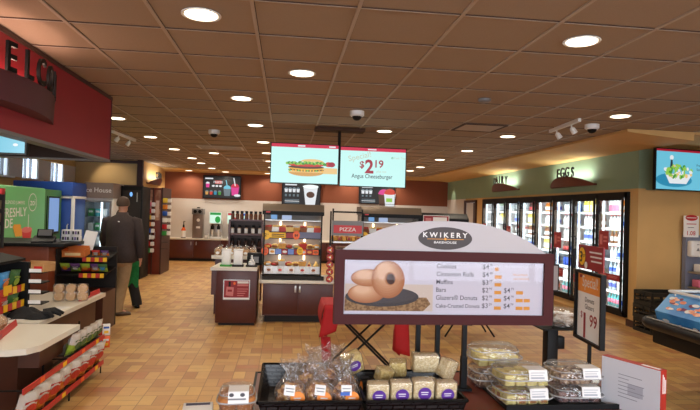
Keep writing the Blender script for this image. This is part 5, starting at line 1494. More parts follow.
# donut box standing on its edge
d = Vector((0.100, -0.235, 0)); a = math.atan2(d.y, d.x)
t = thing('donut_box', 'white and red flat donut box standing on edge at the right table end', 'box', (1.455, 2.375, TZ + 0.001), a)
M_boxr = mat('red_box_print', (176, 44, 34), 0.5)
b = MB(); b.box(0, 0.275, 0.0, 0.04, 0.0, 0.218, M_boxr); b.obj('carton', t)
b = MB(); b.box(0.002, 0.273, -0.002, 0.0, 0.002, 0.216, mat('box_white_card', (222, 222, 228), 0.5))
for k in range(7):
    b.rect(0.085, 0.085 + (0.11, 0.05, 0.12, 0.08, 0.12, 0.1, 0.09)[k], 0.155 - 0.016 * k, 0.158 - 0.016 * k, -0.003, mat('box_pale_ink', (150, 150, 160), 0.6))
b.rect(0.13, 0.20, 0.075, 0.125, -0.0026, mat('box_grey_print', (186, 186, 196), 0.5)); o = b.obj('white_panel', t); o['label'] = 'white printed side of the box'
b = MB()
for k in range(3):
    b.box(0.275, 0.2756, 0.012 + 0.009 * k, 0.017 + 0.009 * k, 0.12, 0.20 - 0.012 * k, M_pap)
b.box(0.18, 0.26, 0.010, 0.028, 0.218, 0.2186, M_pap); b.obj('side_print', t)

# ------------------------------------------------------------------ special price sign and the sample post
t = thing('special_sign', 'black framed special price sign with a red header, turned sideways on a thin pole', 'sign', (1.514, 2.594, 0), math.atan2(-0.298, -0.034))
b = MB(); b.frame(-0.155, 0.155, 1.000, 1.355, -0.012, 0.012, 0.014, M_blackm); b.box(-0.15, 0.15, 0.004, 0.011, 1.005, 1.350, M_black); b.obj('frame', t)
b = MB(); b.box(-0.0075, 0.0075, 0.0, 0.015, TZ + 0.012, 1.005, M_blackm); b.obj('pole', t)
b = MB(); b.box(-0.07, 0.07, -0.05, 0.06, TZ + 0.001, TZ + 0.012, M_black); b.obj('base', t)
b = MB(); y = 0.003
b.rect(-0.142, 0.142, 1.013, 1.245, y, M_pap); b.rect(-0.142, 0.142, 1.245, 1.343, y, mat('special_orange_print', (236, 148, 64), 0.5)); b.text('Special!', 0.08, 0.0, 1.275, y - 0.001, M_pap, 'c', 0.0, sx=0.75)
b.rect(-0.12, -0.09, 1.317, 1.331, y - 0.001, M_dred); b.text('Donuts', 0.035, 0, 1.200, y - 0.001, M_inkg, 'c'); b.text('Glazers', 0.035, 0, 1.165, y - 0.001, M_inkg, 'c')
b.text('$', 0.045, -0.10, 1.115, y - 0.001, M_dred, 'l', 0.01); b.text('1', 0.175, -0.065, 1.020, y - 0.001, M_dred, 'l', 0.02); b.text('99', 0.085, 0.005, 1.085, y - 0.001, M_dred, 'l', 0.012); o = b.obj('price_card', t); o['label'] = 'white and orange price card'
b = MB(); b.box(-0.135, 0.150, -0.003, 0.003, 1.365, 1.485, M_dred); y = -0.004
b.disc(-0.085, 1.427, 0.043, 0.05, y, M_ink, 26); b.disc(-0.085, 1.427, 0.039, 0.046, y - 0.0005, M_yel, 26); b.text('3', 0.075, -0.095, 1.400, y - 0.001, M_ink, 'c', 0.025); b.text('for', 0.03, -0.066, 1.425, y - 0.001, M_ink, 'c', 0.01)
b.disc(-0.035, 1.385, 0.018, 0.018, y - 0.0012, M_pap, 16)
for k in range(3):
    b.rect(0.0 + 0.01 * k, 0.135, 1.450 - 0.022 * k, 1.458 - 0.022 * k, y, M_pap)
o = b.obj('header_card', t); o['label'] = 'red header card with a yellow round'
t = thing('sample_post', 'square black floor post behind the clamshells, carrying a clear bowl', 'stand', (1.735, 3.42, 0))
b = MB(); b.box(-0.036, 0.036, -0.036, 0.036, 0.02, 0.905, M_black, 0.004); b.box(-0.16, 0.16, -0.16, 0.16, 0.0, 0.02, M_black, 0.006); b.obj('post', t)
b = MB(); b.box(0.036, 0.085, -0.03, 0.03, 0.77, 0.85, M_black, 0.006); b.obj('side_box', t)
b = MB(); b.box(-0.1, 0.22, -0.1, 0.12, 0.905, 0.915, M_black); b.obj('top_plate', t)
b = MB(); b.tube([(-0.03, -0.08, 0.915), (-0.03, -0.08, 1.16)], 0.005, M_blackm, 6); b.box(-0.062, 0.002, -0.087, -0.081, 1.15, 1.325, M_black); b.rect(-0.055, -0.005, 1.16, 1.315, -0.088, mat('plaque_grey', (150, 142, 140), 0.5)); b.obj('plaque', t)
t = thing('clear_bowl', 'clear bowl of white wrapped sweets on the square black post', 'bowl', (1.815, 3.43, 0.916))
b = MB(); b.lathe([(0.07, 0.0), (0.115, 0.03), (0.135, 0.09), (0.140, 0.10), (0.134, 0.095), (0.11, 0.035), (0.068, 0.006)], (0, 0, 0), M_clear, 28); b.obj('bowl_shell', t)
r = random.Random(4); n = 0
for k in range(34):
    a = r.uniform(0, 2 * PI); q = r.uniform(0, 0.095); zz = 0.03 + r.uniform(0, 0.055)
    q = min(q, 0.05 + 0.055 * (zz - 0.01) / 0.08)
    lb = 'white twist wrapped sweet in the clear bowl on the black post'
    if n == 0:
        b = MB(); b.ellipsoid((0, 0, 0), (0.02, 0.014, 0.011), M_pap, 8, 6)
        for sx in (-1, 1):
            b.prism([(sx * 0.017, -0.003), (sx * 0.034, -0.012), (sx * 0.034, 0.012), (sx * 0.017, 0.003)], 'z', -0.002, 0.002, M_pap)
        cd = b.obj('wrapped_sweet'); o = cd
    else:
        o = cd.copy(); COL.objects.link(o)
    n += 1
    o.location = (1.815 + q * math.cos(a), 3.43 + q * math.sin(a), 0.916 + zz); o.rotation_euler = (r.uniform(-0.5, 0.5), r.uniform(-0.5, 0.5), r.uniform(0, 6))
    tag(o, lb, 'sweet', 'wrapped sweets in the clear bowl')
# ------------------------------------------------------------------ left: checkout ledges, bag rack, shelves
M_ledge = mat('cream_ledge_laminate', (226, 220, 206), 0.3)
M_lcab = mat('dark_brown_ledge_cabinet', (74, 40, 28), 0.4, var=0.12, scale=6)
M_rail = mat('red_price_rail', (186, 48, 44), 0.45)
def ledge(label, pts, zt, base):
    t = thing('checkout_ledge', label, 'counter', (0, 0, 0))
    b = MB(); b.prism(pts, 'z', zt - 0.045, zt, M_ledge); b.obj('ledge_top', t)
    b = MB(); b.prism(base, 'z', 0.06, zt - 0.045, M_lcab); b.prism([(p[0] + (0.03 if p[0] < -2.3 else -0.03), p[1]) for p in base], 'z', 0.0, 0.06, M_dark); b.obj('base_cabinet', t)
    return t
lg_ = ledge('low cream topped checkout ledge nearest the camera, above the bag rack', [(-3.2, 4.14), (-1.93, 4.14), (-1.82, 4.19), (-1.765, 4.30), (-1.755, 5.04), (-3.2, 5.04)], 0.57, [(-3.15, 4.24), (-2.05, 4.24), (-1.95, 4.36), (-1.95, 5.0), (-3.15, 5.0)])
ledge('low cream topped checkout ledge further back, under the wrapped cookies', [(-3.2, 5.09), (-2.12, 5.09), (-2.11, 6.86), (-3.2, 6.86)], 0.57, [(-3.15, 5.15), (-2.2, 5.15), (-2.2, 6.8), (-3.15, 6.8)])
b = MB(); b.box(-1.96, -1.80, 4.36, 4.80, 0.385, 0.525, M_lcab); b.obj('front_panel', lg_)
# wire bag rack along the near ledge
t = thing('bag_rack', 'low wire rack with red price rails along the near checkout ledge', 'rack', (0, 0, 0))
b = MB()
for y in (3.95, 4.75, 5.52):
    b.tube([(-1.93, y, 0.005), (-1.93, y, 0.50)], 0.008, M_blackm, 6); b.tube([(-1.93, y, 0.10), (-1.71, y, 0.10)], 0.006, M_blackm, 6); b.tube([(-1.93, y, 0.345), (-1.71, y, 0.345)], 0.006, M_blackm, 6); b.tube([(-1.72, y, 0.10), (-1.72, y, 0.005)], 0.006, M_blackm, 6)
b.obj('wire_frame', t)
for z in (0.10, 0.345):
    b = MB(); b.box(-1.93, -1.71, 3.90 if z < 0.3 else 4.82, 5.54, z, z + 0.012, M_dark); s = b.obj('shelf', t)
    b = MB(); b.box(-1.71, -1.70, 3.90, 5.54, z - 0.012, z + 0.028, M_rail)
    for k, y in enumerate((4.15, 4.55, 4.95, 5.3)):
        b.box(-1.70, -1.698, y, y + 0.07, z - 0.01, z + 0.026, M_yel if k % 2 else M_ora)
    b.obj('price_rail', s)
M_film = [mat('bag_film_silver', (206, 204, 200), 0.3, 0.1, bump=0.6, scale=40), mat('bag_film_orange', (222, 128, 44), 0.35, bump=0.6, scale=40), mat('bag_film_green', (64, 110, 60), 0.35, bump=0.6, scale=40), mat('bag_film_red', (190, 52, 40), 0.35, bump=0.6, scale=40), mat('bag_film_blue', (70, 150, 210), 0.35, bump=0.6, scale=40), mat('bag_film_purple', (96, 60, 120), 0.35, bump=0.6, scale=40), mat('bag_film_lime', (150, 180, 60), 0.35, bump=0.6, scale=40)]
def pillow_bag(label, loc, rot, w_, h_, d_, top, bottom, emblem, group, cat='bag', nm='chip_bag'):
    t = thing(nm, label, cat, loc, 0, group, rot)
    b = MB()
    def fn_(side, lo, hi):
        def fn(u, v):
            vv = lo + (hi - lo) * v
            x = (-1 + 2 * u)
            bulge = (1 - abs(x) ** 2.5) * (math.sin(PI * min(1, max(0, (vv - 0.06) / 0.88))) ** 0.6 if 0.06 < vv < 0.94 else 0)
            return (x * w_ / 2 * (1 - 0.06 * math.sin(PI * vv)), side * (0.002 + d_ / 2 * bulge), h_ * vv)
        return fn
    for s in (-1, 1):
        b.grid(fn_(s, 0, 0.52), 10, 9, bottom); b.grid(fn_(s, 0.52, 1.0), 10, 8, top)
    bmesh.ops.remove_doubles(b.bm, verts=b.bm.verts[:], dist=0.0008)
    b.obj('bag_film', t)
    b = MB(); b.disc(0, h_ * 0.5, w_ * 0.26, w_ * 0.2, -d_ / 2 - 0.003, emblem, 18); b.rect(-w_ * 0.3, w_ * 0.3, h_ * 0.66, h_ * 0.74, -d_ / 2 * 0.8 - 0.003, emblem); b.obj('emblem', t)
    return t
first = None
k = 0
for row, (z, ys, cols) in enumerate(((0.113, [4.02, 4.22, 4.42, 4.62, 4.82, 5.02, 5.22, 5.42], ((0, 1, 3), (0, 1, 3), (0, 1, 3), (0, 1, 3))), (0.358, [4.84, 4.98, 5.12, 5.26, 5.40], ((0, 6, 2), (0, 2, 2), (0, 6, 2))))):
    for q, y in enumerate(ys):
        a, bb, c_ = cols[q % len(cols)]
        pillow_bag('%s %s from the near end, %s shelf of the bag rack' % (ORD[q], 'silver and orange chip bag' if row == 0 else 'silver and green chip bag', ('lower', 'upper')[row]), (-1.765, y, z), (0.30, 0.05, PI / 2 + random.uniform(-0.15, 0.15) - 0.25), 0.19 if row == 0 else 0.15, 0.225 if row == 0 else 0.19, 0.08, M_film[a], M_film[bb], M_film[c_], 'chip bags on the wire bag rack')
# hanging cards at the far end of the rack
for k, (z, m_, lb) in enumerate(((0.40, M_red, 'red'), (0.28, M_blue, 'blue'), (0.40, M_pap, 'white'), (0.28, M_ora, 'orange'))):
    t = thing('snack_card', '%s hanging card pack at the far end of the bag rack' % lb, 'pack', (-1.78 + 0.07 * (k // 2), 5.62, z), 0.3, 'card packs at the end of the bag rack')
    b = MB(); b.box(-0.035, 0.035, -0.008, 0.008, -0.055, 0.055, m_, 0.003); b.obj('card', t)
    b = MB(); b.rect(-0.025, 0.025, 0.01, 0.03, -0.0085, M_pap if m_ is not M_pap else M_blue); b.rect(-0.02, 0.02, -0.035, -0.01, -0.0085, M_yel); b.obj('print', t)
# gondola with blue and green packs
t = thing('snack_gondola', 'black shelf unit with red and yellow price rails at the left edge', 'shelf', (0, 0, 0))
b = MB(); b.box(-3.05, -3.0, 4.3, 5.62, 0.571, 1.16, M_dark); b.box(-3.0, -2.42, 5.56, 5.60, 0.571, 1.05, M_black)
b.prism([(-3.0, 1.12), (-2.47, 1.06), (-2.47, 1.085), (-3.0, 1.20)], 'y', 4.5, 5.60, M_black); b.obj('shell', t)
for z in (0.60, 0.655, 0.80):
    if z == 0.60:
        continue
    b = MB(); b.box(-3.0, -2.46, 4.3, 5.56, z - 0.012, z, M_black); s = b.obj('shelf', t)
    b = MB()
    for q in range(16):
        y = 4.3 + q * 0.08; b.box(-2.458, -2.45, y, y + 0.072, z - 0.02, z + 0.045, M_yel if q % 2 else M_rail)
    b.obj('price_rail', s)
b = MB(); b.box(-2.449, -2.445, 5.16, 5.30, 0.80, 0.87, M_yel); b.rect(0, 0.0001, 0, 0.0001, 0, M_yel); b.obj('yellow_tag', t)
for q, z in enumerate((0.64, 0.74, 0.84, 0.94)):
    b = MB(); b.box(-2.45, -2.30, 5.58, 5.75, z, z + 0.012, M_black); b.prism([(5.57, z + 0.012), (5.57, z + 0.045), (5.575, z + 0.045), (5.575, z + 0.012)], 'x', -2.44, -2.31, M_pap); b.obj('end_shelf', t)
G = 'packs on the snack gondola'
q = 0
for zz, h_, cols in ((0.845, 0.20, ((4, 'blue'), (2, 'green'), (4, 'sky blue'), (2, 'dark green'), (4, 'pale blue'), (2, 'deep green'))), (0.70, 0.135, ((2, 'green'), (1, 'orange'), (2, 'leaf green'), (4, 'blue'), (3, 'red'), (2, 'bright green')))):
    for k, (ci, nm_) in enumerate(cols):
        y = 4.46 + k * 0.19
        pillow_bag('%s %s snack pack from the near end, %s shelf, left gondola' % (ORD[k], nm_, 'upper' if zz > 0.8 else 'lower'), (-2.53, y, zz - 0.044), (0.3 if zz > 0.8 else 0.4, 0.1 * (k % 2), PI / 2), 0.185, h_, 0.08, M_film[ci], M_film[ci], M_film[(ci + 4) % 7], G, 'bag', 'snack_pack')
t = thing('cardboard_tray', 'open brown cardboard tray on the end of the black gondola', 'box', (-2.40, 5.69, 0.953), -0.2)
b = MB(); b.box(-0.13, 0.13, -0.09, 0.09, 0.0, 0.008, M_tan); b.box(-0.13, 0.13, -0.09, -0.084, 0.008, 0.07, M_tan); b.box(-0.13, 0.13, 0.084, 0.09, 0.008, 0.09, M_tan); b.box(-0.13, -0.124, -0.084, 0.084, 0.008, 0.08, M_tan); b.box(0.124, 0.13, -0.084, 0.084, 0.008, 0.07, M_tan); b.obj('tray_walls', t)
b = MB(); b.box(0.03, 0.115, -0.0915, -0.09, 0.01, 0.055, M_red); b.obj('print', t)
# clutter on the near ledge
t = thing('black_gloves', 'crumpled black gloves lying on the cream ledge', 'gloves', (-2.30, 5.33, 0.571), 0.3)
b = MB(); r = random.Random(8)
b.grid(lambda u, v: (-0.16 + 0.32 * u + 0.03 * math.sin(7 * v), -0.13 + 0.26 * v + 0.03 * math.sin(6 * u), 0.004 + 0.10 * (math.sin(PI * u) * math.sin(PI * v)) ** 0.6 * (0.75 + 0.35 * math.sin(9 * u + 2) * math.cos(8 * v))), 22, 18, mat('black_knit', (20, 20, 22), 0.9, bump=0.5, scale=80)); b.obj('palm', t)
for k in range(4):
    b = MB(); a = -0.9 + 0.5 * k
    b.tube([(0.06 * math.cos(a) + 0.06, 0.09 * math.sin(a), 0.04), (0.14 * math.cos(a) + 0.08, 0.15 * math.sin(a), 0.05), (0.20 * math.cos(a) + 0.08, 0.18 * math.sin(a), 0.02)], 0.02, mat('black_knit', (20, 20, 22), 0.9), 8, rs=[0.024, 0.021, 0.014]); b.obj('finger', t)
t = thing('paper_sheets', 'white papers under the black gloves on the ledge', 'paper', (-2.46, 5.25, 0.571), 0.4)
b = MB()
for k in range(4):
    b.box(-0.16 + 0.02 * k, 0.14 + 0.01 * k, -0.10, 0.12, 0.0015 * k, 0.0015 * k + 0.001, M_pap)
b.obj('sheets', t)
t = thing('flyer', 'white flyer with a blue mark on the further cream ledge', 'paper', (-2.22, 5.75, 0.571), -0.2)
b = MB(); b.box(-0.08, 0.06, -0.14, 0.14, 0, 0.002, M_pap); b.obj('sheet', t)
b = MB(); b.box(-0.05, 0.03, -0.1, 0.0, 0.002, 0.0028, mat('card_blue', (90, 120, 190), 0.5)); b.obj('print', t)
for lb, p, q in (('red price rail on the near cream ledge at the left edge', (-2.10, 4.36), (-2.24, 4.98)), ('red price rail on the further cream ledge beside the wrapped cookies', (-2.16, 6.22), (-2.16, 6.83))):
    t = thing('price_rail_strip', lb, 'price rail', (p[0], p[1], 0.571), math.atan2(q[1] - p[1], q[0] - p[0]))
    L_ = math.hypot(q[0] - p[0], q[1] - p[1])
    b = MB(); b.prism([(0.03, 0), (0.0, 0.0), (0.012, 0.05), (0.02, 0.05)], 'x', 0, L_, M_rail); b.obj('rail', t)
    b = MB()
    for k in range(1):
        b.box(0.06 + 0.3 * k, 0.13 + 0.3 * k, -0.002, 0.004, 0.012, 0.04, M_dred); 
    b.obj('ticket', t)
t = thing('bread_loaf', 'tan bread roll at the left edge behind the red price rail', 'bread', (-2.30, 4.70, 0.571), 1.3)
b = MB(); b.ellipsoid((0, 0, 0.07), (0.13, 0.07, 0.07), M_bread, 18, 10); b.obj('crumb_body', t)
b = MB(); b.ellipsoid((0, 0, 0.073), (0.137, 0.077, 0.073), M_bag, 16, 8); b.obj('clear_bag', t)
# wrapped cookies on the further ledge
bp = None
for k in range(3):
    lb = '%s clear pack of round cookies from the left on the further cream ledge' % ORD[k]
    loc = (-2.39 + 0.115 * k, 6.22 + 0.015 * k, 0.571)
    if bp is None:
        bp = t = thing('cookie_pack', lb, 'cookies', loc, 0, 'packs of round cookies on the further ledge')
        for z in (0.045, 0.125):
            b = MB(); mk = b.mark(); b.lathe([(0.0, -0.03), (0.044, -0.028), (0.052, -0.01), (0.052, 0.01), (0.044, 0.028), (0.0, 0.03)], (0, 0, 0), mat('pale_cookie', (222, 176, 120), 0.6, var=0.12, scale=50), 18); b.xf(mk, Matrix.Translation((0, 0, z + 0.008)) @ Matrix.Rotation(PI / 2, 4, 'X')); b.obj('cookie', t)
        b = MB(); b.box(-0.056, 0.056, -0.04, 0.04, 0.0, 0.185, M_wrap, 0.02, 3); b.obj('clear_wrap', t)
    else:
        dup(bp, loc, 0.08 * k, lb)
t = thing('dark_pouch', 'dark pouch lying beside the wrapped cookies on the ledge', 'pouch', (-2.10 - 0.14, 6.55, 0.571), 0.5)
b = MB(); b.ellipsoid((0, 0, 0.04), (0.05, 0.16, 0.04), M_black, 14, 8); b.obj('pouch_body', t)
b = MB(); b.box(-0.03, 0.03, -0.06, 0.06, 0.078, 0.081, M_blue); b.obj('label', t)
# counter with the cherry end panel
t = thing('checkout_counter', 'cherry checkout counter with a black top and a plain end panel', 'counter', (0, 0, 0))
b = MB(); b.box(-4.0, -2.83, 7.0, 7.95, 0.0, 1.09, M_wood2, 0.003); b.obj('cabinet_body', t)
b = MB(); b.box(-4.05, -2.64, 6.95, 8.0, 1.09, 1.13, M_black, 0.004); b.obj('worktop', t)
t = thing('card_terminal', 'black till unit on the black checkout top', 'till', (-2.95, 7.15, 1.131), 0.2)
b = MB(); b.prism([(-0.1, 0), (0.1, 0), (0.1, 0.08), (-0.1, 0.02)], 'x', -0.12, 0.12, M_black); b.obj('base', t)
b = MB(); mk = b.mark(); b.box(-0.09, 0.09, -0.01, 0.01, 0.0, 0.11, M_black, 0.004); b.rect(-0.075, 0.075, 0.02, 0.10, -0.011, M_grey); b.xf(mk, Matrix.Translation((0.0, 0.05, 0.06)) @ Matrix.Rotation(-0.5, 4, 'X')); b.obj('screen', t)
first = None
for k in range(4):
    lb = ('lower left', 'lower right', 'upper left', 'upper right')[k] + ' white printed pack on the black checkout top'
    loc = (-2.83 + 0.115 * (k % 2), 7.55, 1.131 + 0.075 * (k // 2))
    if first is None:
        first = t = thing('printed_pack', lb, 'pack', loc, 0, 'white printed packs on the checkout top')
        b = MB(); b.box(-0.055, 0.055, -0.05, 0.05, 0, 0.073, M_pap, 0.006); b.obj('pack', t)
        b = MB()
        for q in range(3):
            b.rect(-0.04 + 0.03 * q, -0.018 + 0.03 * q, 0.015, 0.055, -0.0505, M_ink if q != 1 else mat('pack_purple', (120, 96, 150), 0.5))
        b.obj('print', t)
    else:
        dup(first, loc, 0.06 * k, lb)
# tilted tray rack with boxes of sweets
t = thing('tray_rack', 'tilted black tray rack with red and yellow price tags beside the checkout counter', 'rack', (0, 0, 0))
for z0_, y0_ in ((0.91, 7.30), (0.72, 7.20)):
    b = MB(); b.prism([(y0_, z0_), (y0_, z0_ + 0.015), (y0_ + 0.45, z0_ + 0.075), (y0_ + 0.45, z0_ + 0.06)], 'x', -2.82, -2.24, M_black); s = b.obj('tray', t)
    b = MB()
    for q in range(6):
        x = -2.54 + q * 0.05; b.box(x, x + 0.046, y0_ - 0.008, y0_, z0_ - 0.02, z0_ + 0.035, M_yel if q % 2 else M_rail)
    b.obj('price_rail', s)
b = MB(); b.box(-2.825, -2.81, 7.2, 7.8, 0.0, 1.05, M_dark); b.box(-2.82, -2.26, 7.75, 7.8, 0.0, 1.05, M_dark); b.box(-2.82, -2.26, 7.25, 7.75, 0.0, 0.5, M_lcab); b.obj('stand', t)
t = thing('orange_carton_tray', 'orange cardboard tray on the upper level of the tilted rack', 'box', (-2.66, 7.42, 0.955), 0.08, None, (0.13, 0, 0.0))
b = MB(); M_oc = mat('orange_cardboard', (214, 120, 50), 0.6); b.box(-0.13, 0.13, -0.1, 0.1, 0.0, 0.008, M_oc); b.box(-0.13, 0.13, -0.106, -0.1, 0.0, 0.075, M_oc); b.box(-0.13, 0.13, 0.1, 0.106, 0.0, 0.11, M_oc); b.box(-0.136, -0.13, -0.106, 0.106, 0.0, 0.09, M_oc); b.box(0.13, 0.136, -0.106, 0.106, 0.0, 0.09, M_oc); b.obj('tray_walls', t)
b = MB(); b.rect(-0.1, 0.09, 0.02, 0.055, -0.1065, mat('cream_print', (240, 214, 160), 0.5)); b.obj('print', t)
for k, (x, m1, m2, nm_) in enumerate(((-2.42, M_film[3], M_film[1], 'red and orange'), (-2.31, M_film[5], M_film[1], 'purple and orange'))):
    pillow_bag('%s sweet bag on the upper level of the tilted rack' % nm_, (x, 7.44, 0.957), (0.6, 0, 0.1), 0.10, 0.09, 0.04, m1, m2, M_film[0], 'sweet bags on the tilted rack', 'bag', 'sweet_bag')
for k, (x, c1, c2, nm_) in enumerate(((-2.74, 6, 5, 'lime and purple'), (-2.62, 5, 6, 'purple and lime'), (-2.50, 6, 3, 'lime and red'), (-2.38, 5, 1, 'purple and orange'), (-2.29, 2, 6, 'green and lime'))):
    pillow_bag('%s sweet bag on the lower level of the tilted rack' % nm_, (x, 7.33, 0.765), (0.7, 0, 0.1), 0.115, 0.14, 0.04, M_film[c1], M_film[c2], M_film[(c1 + 2) % 7], 'sweet bags on the tilted rack', 'bag', 'sweet_bag')
t = thing('tilted_notice', 'blank white notice card leaning above the tilted rack', 'sign', (-2.60, 7.60, 1.02), 0.15, None, (-0.35, 0.18, 0.1))
b = MB(); b.box(-0.075, 0.075, 0, 0.004, 0.0, 0.26, M_pap); b.obj('card', t)
b = MB(); b.box(-0.02, 0.02, 0.004, 0.012, -0.06, 0.12, M_black); b.obj('clip_stem', t)
# tall card spinner at the left edge
t = thing('peg_display', 'tall peg display of small packs with yellow tags at the left edge of the picture', 'rack', (-2.98, 5.78, 0))
b = MB(); b.tube([(0, 0.06, 0.58), (0, 0.06, 1.74)], 0.02, M_blackm, 8); b.box(-0.2, 0.2, -0.05, 0.2, 0.571, 0.59, M_black); b.box(-0.16, 0.20, 0.03, 0.05, 1.16, 1.72, M_dark); b.obj('stand', t)
b = MB(); b.box(-0.16, 0.20, -0.02, 0.05, 1.69, 1.75, M_red, 0.006); b.obj('header', t)
for i_ in range(4):
    for j_ in range(4):
        b = MB(); x = -0.115 + 0.09 * i_; z = 1.17 + 0.125 * j_
        b.box(x - 0.036, x + 0.036, -0.02, 0.0, z, z + 0.085, mat('peg_pack_%d' % ((i_ + j_) % 3), ((84, 72, 40), (60, 66, 44), (96, 64, 44))[(i_ + j_) % 3], 0.5), 0.004); b.box(x - 0.022, x + 0.022, -0.03, -0.02, z + 0.088, z + 0.108, M_yel); o = b.obj('peg_pack', t)

# ------------------------------------------------------------------ left wall machines
M_kg = mat('kiosk_green', (110, 190, 122), 0.35)
M_kg2 = mat('kiosk_dark_green', (62, 112, 66), 0.4)
t = thing('smoothie_kiosk', 'pale green smoothie kiosk with white lettering along the left wall', 'vending machine', (-4.2, 0, 0))
b = MB(); b.box(-1.0, 0.0, 7.2, 10.2, 0.0, 1.87, M_kg, 0.03, 3); b.obj('cabinet', t)
b = MB(); b.box(-1.0, -0.02, 10.21, 10.95, 0.0, 1.86, M_kg2, 0.02); b.box(-0.03, 0.005, 10.3, 10.8, 1.05, 1.75, M_black, 0.01); o = b.obj('service_panel', t); o['label'] = 'dark green panel with a screen'
b = MB(); b.box(0.005, 0.008, 10.34, 10.76, 1.10, 1.71, emis('kiosk_screen_blue', (132, 168, 224), 0.8)); b.obj('screen', t)
b = MB(); mk = b.mark(); y = -0.003
def kx(yy):
    return yy
b.text('FRESHLY', 0.20, 9.50, 1.40, y, M_pap, 'r', 0.012, sx=1.0, tilt=0.03); b.text('MADE', 0.20, 9.05, 1.22, y, M_pap, 'r', 0.012); b.text('BLENDED JUMPERS', 0.075, 9.42, 1.585, y, M_pap, 'r', 0.004)
b.disc(9.70, 1.62, 0.15, 0.15, y, M_pap, 30); b.disc(9.70, 1.62, 0.135, 0.135, y - 0.001, M_kg, 30); b.text('zoi', 0.16, 9.70, 1.57, y - 0.002, M_pap, 'c', 0.012)
M_ju = mat('juice_orange_print', (238, 170, 60), 0.5); M_jr = mat('berry_red_print', (206, 60, 66), 0.5)
for k in range(9):
    b.disc(9.12 + 0.07 * (k % 3) + 0.03 * (k // 3), 1.22 - 0.05 * (k // 3), 0.06, 0.05, y - 0.001 - 0.0002 * k, M_ju, 12)
b.poly([(9.42, 0.86), (9.62, 0.86), (9.70, 1.17), (9.35, 1.17)], y - 0.003, M_jr); b.disc(9.52, 1.17, 0.18, 0.05, y - 0.0035, mat('berry_pink_print', (226, 120, 120), 0.5), 20); b.rect(9.55, 9.57, 1.2, 1.42, y - 0.004, M_pap)
for k in range(5):
    b.disc(9.2 + 0.09 * k, 0.93 - 0.03 * (k % 2), 0.055, 0.06, y - 0.004 - 0.0002 * k, M_jr, 12)
b.xf(mk, Matrix.Rotation(PI / 2, 4, 'Z')); b.obj('lettering', t)
b = MB(); b.box(-0.02, 0.012, 10.215, 10.28, 0.98, 1.12, M_black); b.obj('card_reader', t)
M_bl = mat('freezer_blue', (34, 74, 160), 0.4, var=0.08, scale=3)
t = thing('blue_ice_freezer', 'tall royal blue ice freezer with a white rim beside the green kiosk', 'freezer', (-4.15, 11.1, 0))
b = MB(); b.box(-1.0, 0.06, 0.0, 0.7, 0.0, 1.72, M_bl, 0.01); b.box(-1.0, 0.08, -0.05, 0.7, 1.76, 2.03, M_bl, 0.02); b.obj('cabinet', t)
b = MB(); b.box(-1.0, 0.09, -0.03, 0.68, 1.715, 1.765, M_wplastic, 0.008); b.box(0.05, 0.10, -0.02, 0.05, 0.0, 1.72, M_wplastic, 0.008); b.obj('rim', t)
b = MB(); b.tube([(0.0, -0.005, 0.8), (0.0, -0.05, 0.82), (0.0, -0.05, 1.2), (0.0, -0.005, 1.22)], 0.012, M_steel, 8); b.obj('handle', t)
t = thing('glass_freezer', 'upright glass door freezer with a lettered grey header and a bright light strip', 'freezer', (-3.93, 12.05, 0))
b = MB(); b.box(-0.31, -0.28, 0.0, 0.7, 0, 1.75, M_wplastic); b.box(0.28, 0.31, 0.0, 0.7, 0, 1.75, M_wplastic); b.box(-0.28, 0.28, 0.66, 0.7, 0, 1.75, M_coolw); b.box(-0.28, 0.28, 0.0, 0.66, 0.0, 0.4, M_grey); b.box(-0.28, 0.28, 0.0, 0.66, 1.70, 1.75, M_wplastic); b.obj('cabinet', t)
M_hd = mat('header_taupe', (128, 112, 104), 0.5)
b = MB(); b.prism([(-0.34, 1.75), (0.32, 1.75), (0.32, 2.07), (-0.24, 2.07), (-0.34, 1.98)], 'y', -0.06, 0.7, M_hd); b.text('Ice House', 0.14, 0.02, 1.87, -0.062, M_pap, 'c', 0.004, sx=0.95); b.obj('header', t)
b = MB(); b.frame(-0.28, 0.28, 0.40, 1.70, -0.02, 0.0, 0.035, M_grey); d_ = b.obj('door', t)
b = MB(); b.box(-0.245, 0.245, -0.014, -0.010, 0.435, 1.665, M_cglass); b.obj('pane', d_)
b = MB(); b.box(0.05, 0.085, 0.05, 0.07, 0.45, 1.68, M_led); b.obj('led_strip', t)
for z in (0.75, 1.05, 1.35):
    b = MB(); b.box(-0.27, 0.27, 0.08, 0.6, z, z + 0.012, M_shelf); b.obj('shelf', t)
for k, z in enumerate((0.765, 1.065, 1.365)):
    for q in range(3):
        t2 = thing('frozen_box', 'frozen food box, %s from the left, %s shelf, glass freezer' % (ORD[q], ('lowest', 'middle', 'top')[k]), 'box', (-3.93 - 0.18 + 0.14 * q, 12.25, z), 0, 'boxes in the glass freezer')
        b = MB(); b.box(-0.055, 0.055, -0.06, 0.1, 0, 0.16, (PM['teal'], PM['white'], PM['green'])[(k + q) % 3], 0.005); b.obj('box', t2); b = MB(); b.rect(-0.04, 0.04, 0.08, 0.12, -0.061, M_pap); b.obj('print', t2)
t = thing('black_merchandiser', 'tall black cabinet between the glass freezer and the wooden rack', 'cabinet', (-3.36, 12.5, 0))
b = MB(); b.box(-0.24, 0.22, 0, 0.7, 0, 2.04, M_black, 0.01); b.obj('cabinet', t)
b = MB(); b.box(-0.2, 0.18, -0.012, 0.0, 0.2, 1.95, M_dark); b.box(0.16, 0.175, -0.04, -0.012, 0.9, 1.3, M_steel); b.obj('door', t)
b = MB(); b.disc(-0.02, 1.86, 0.03, 0.05, -0.0135, emis('cabinet_blue_light', (120, 180, 255), 1.2), 14); b.rect(0.1, 0.115, 1.7, 1.9, -0.0135, M_steel); b.obj('indicator', t)
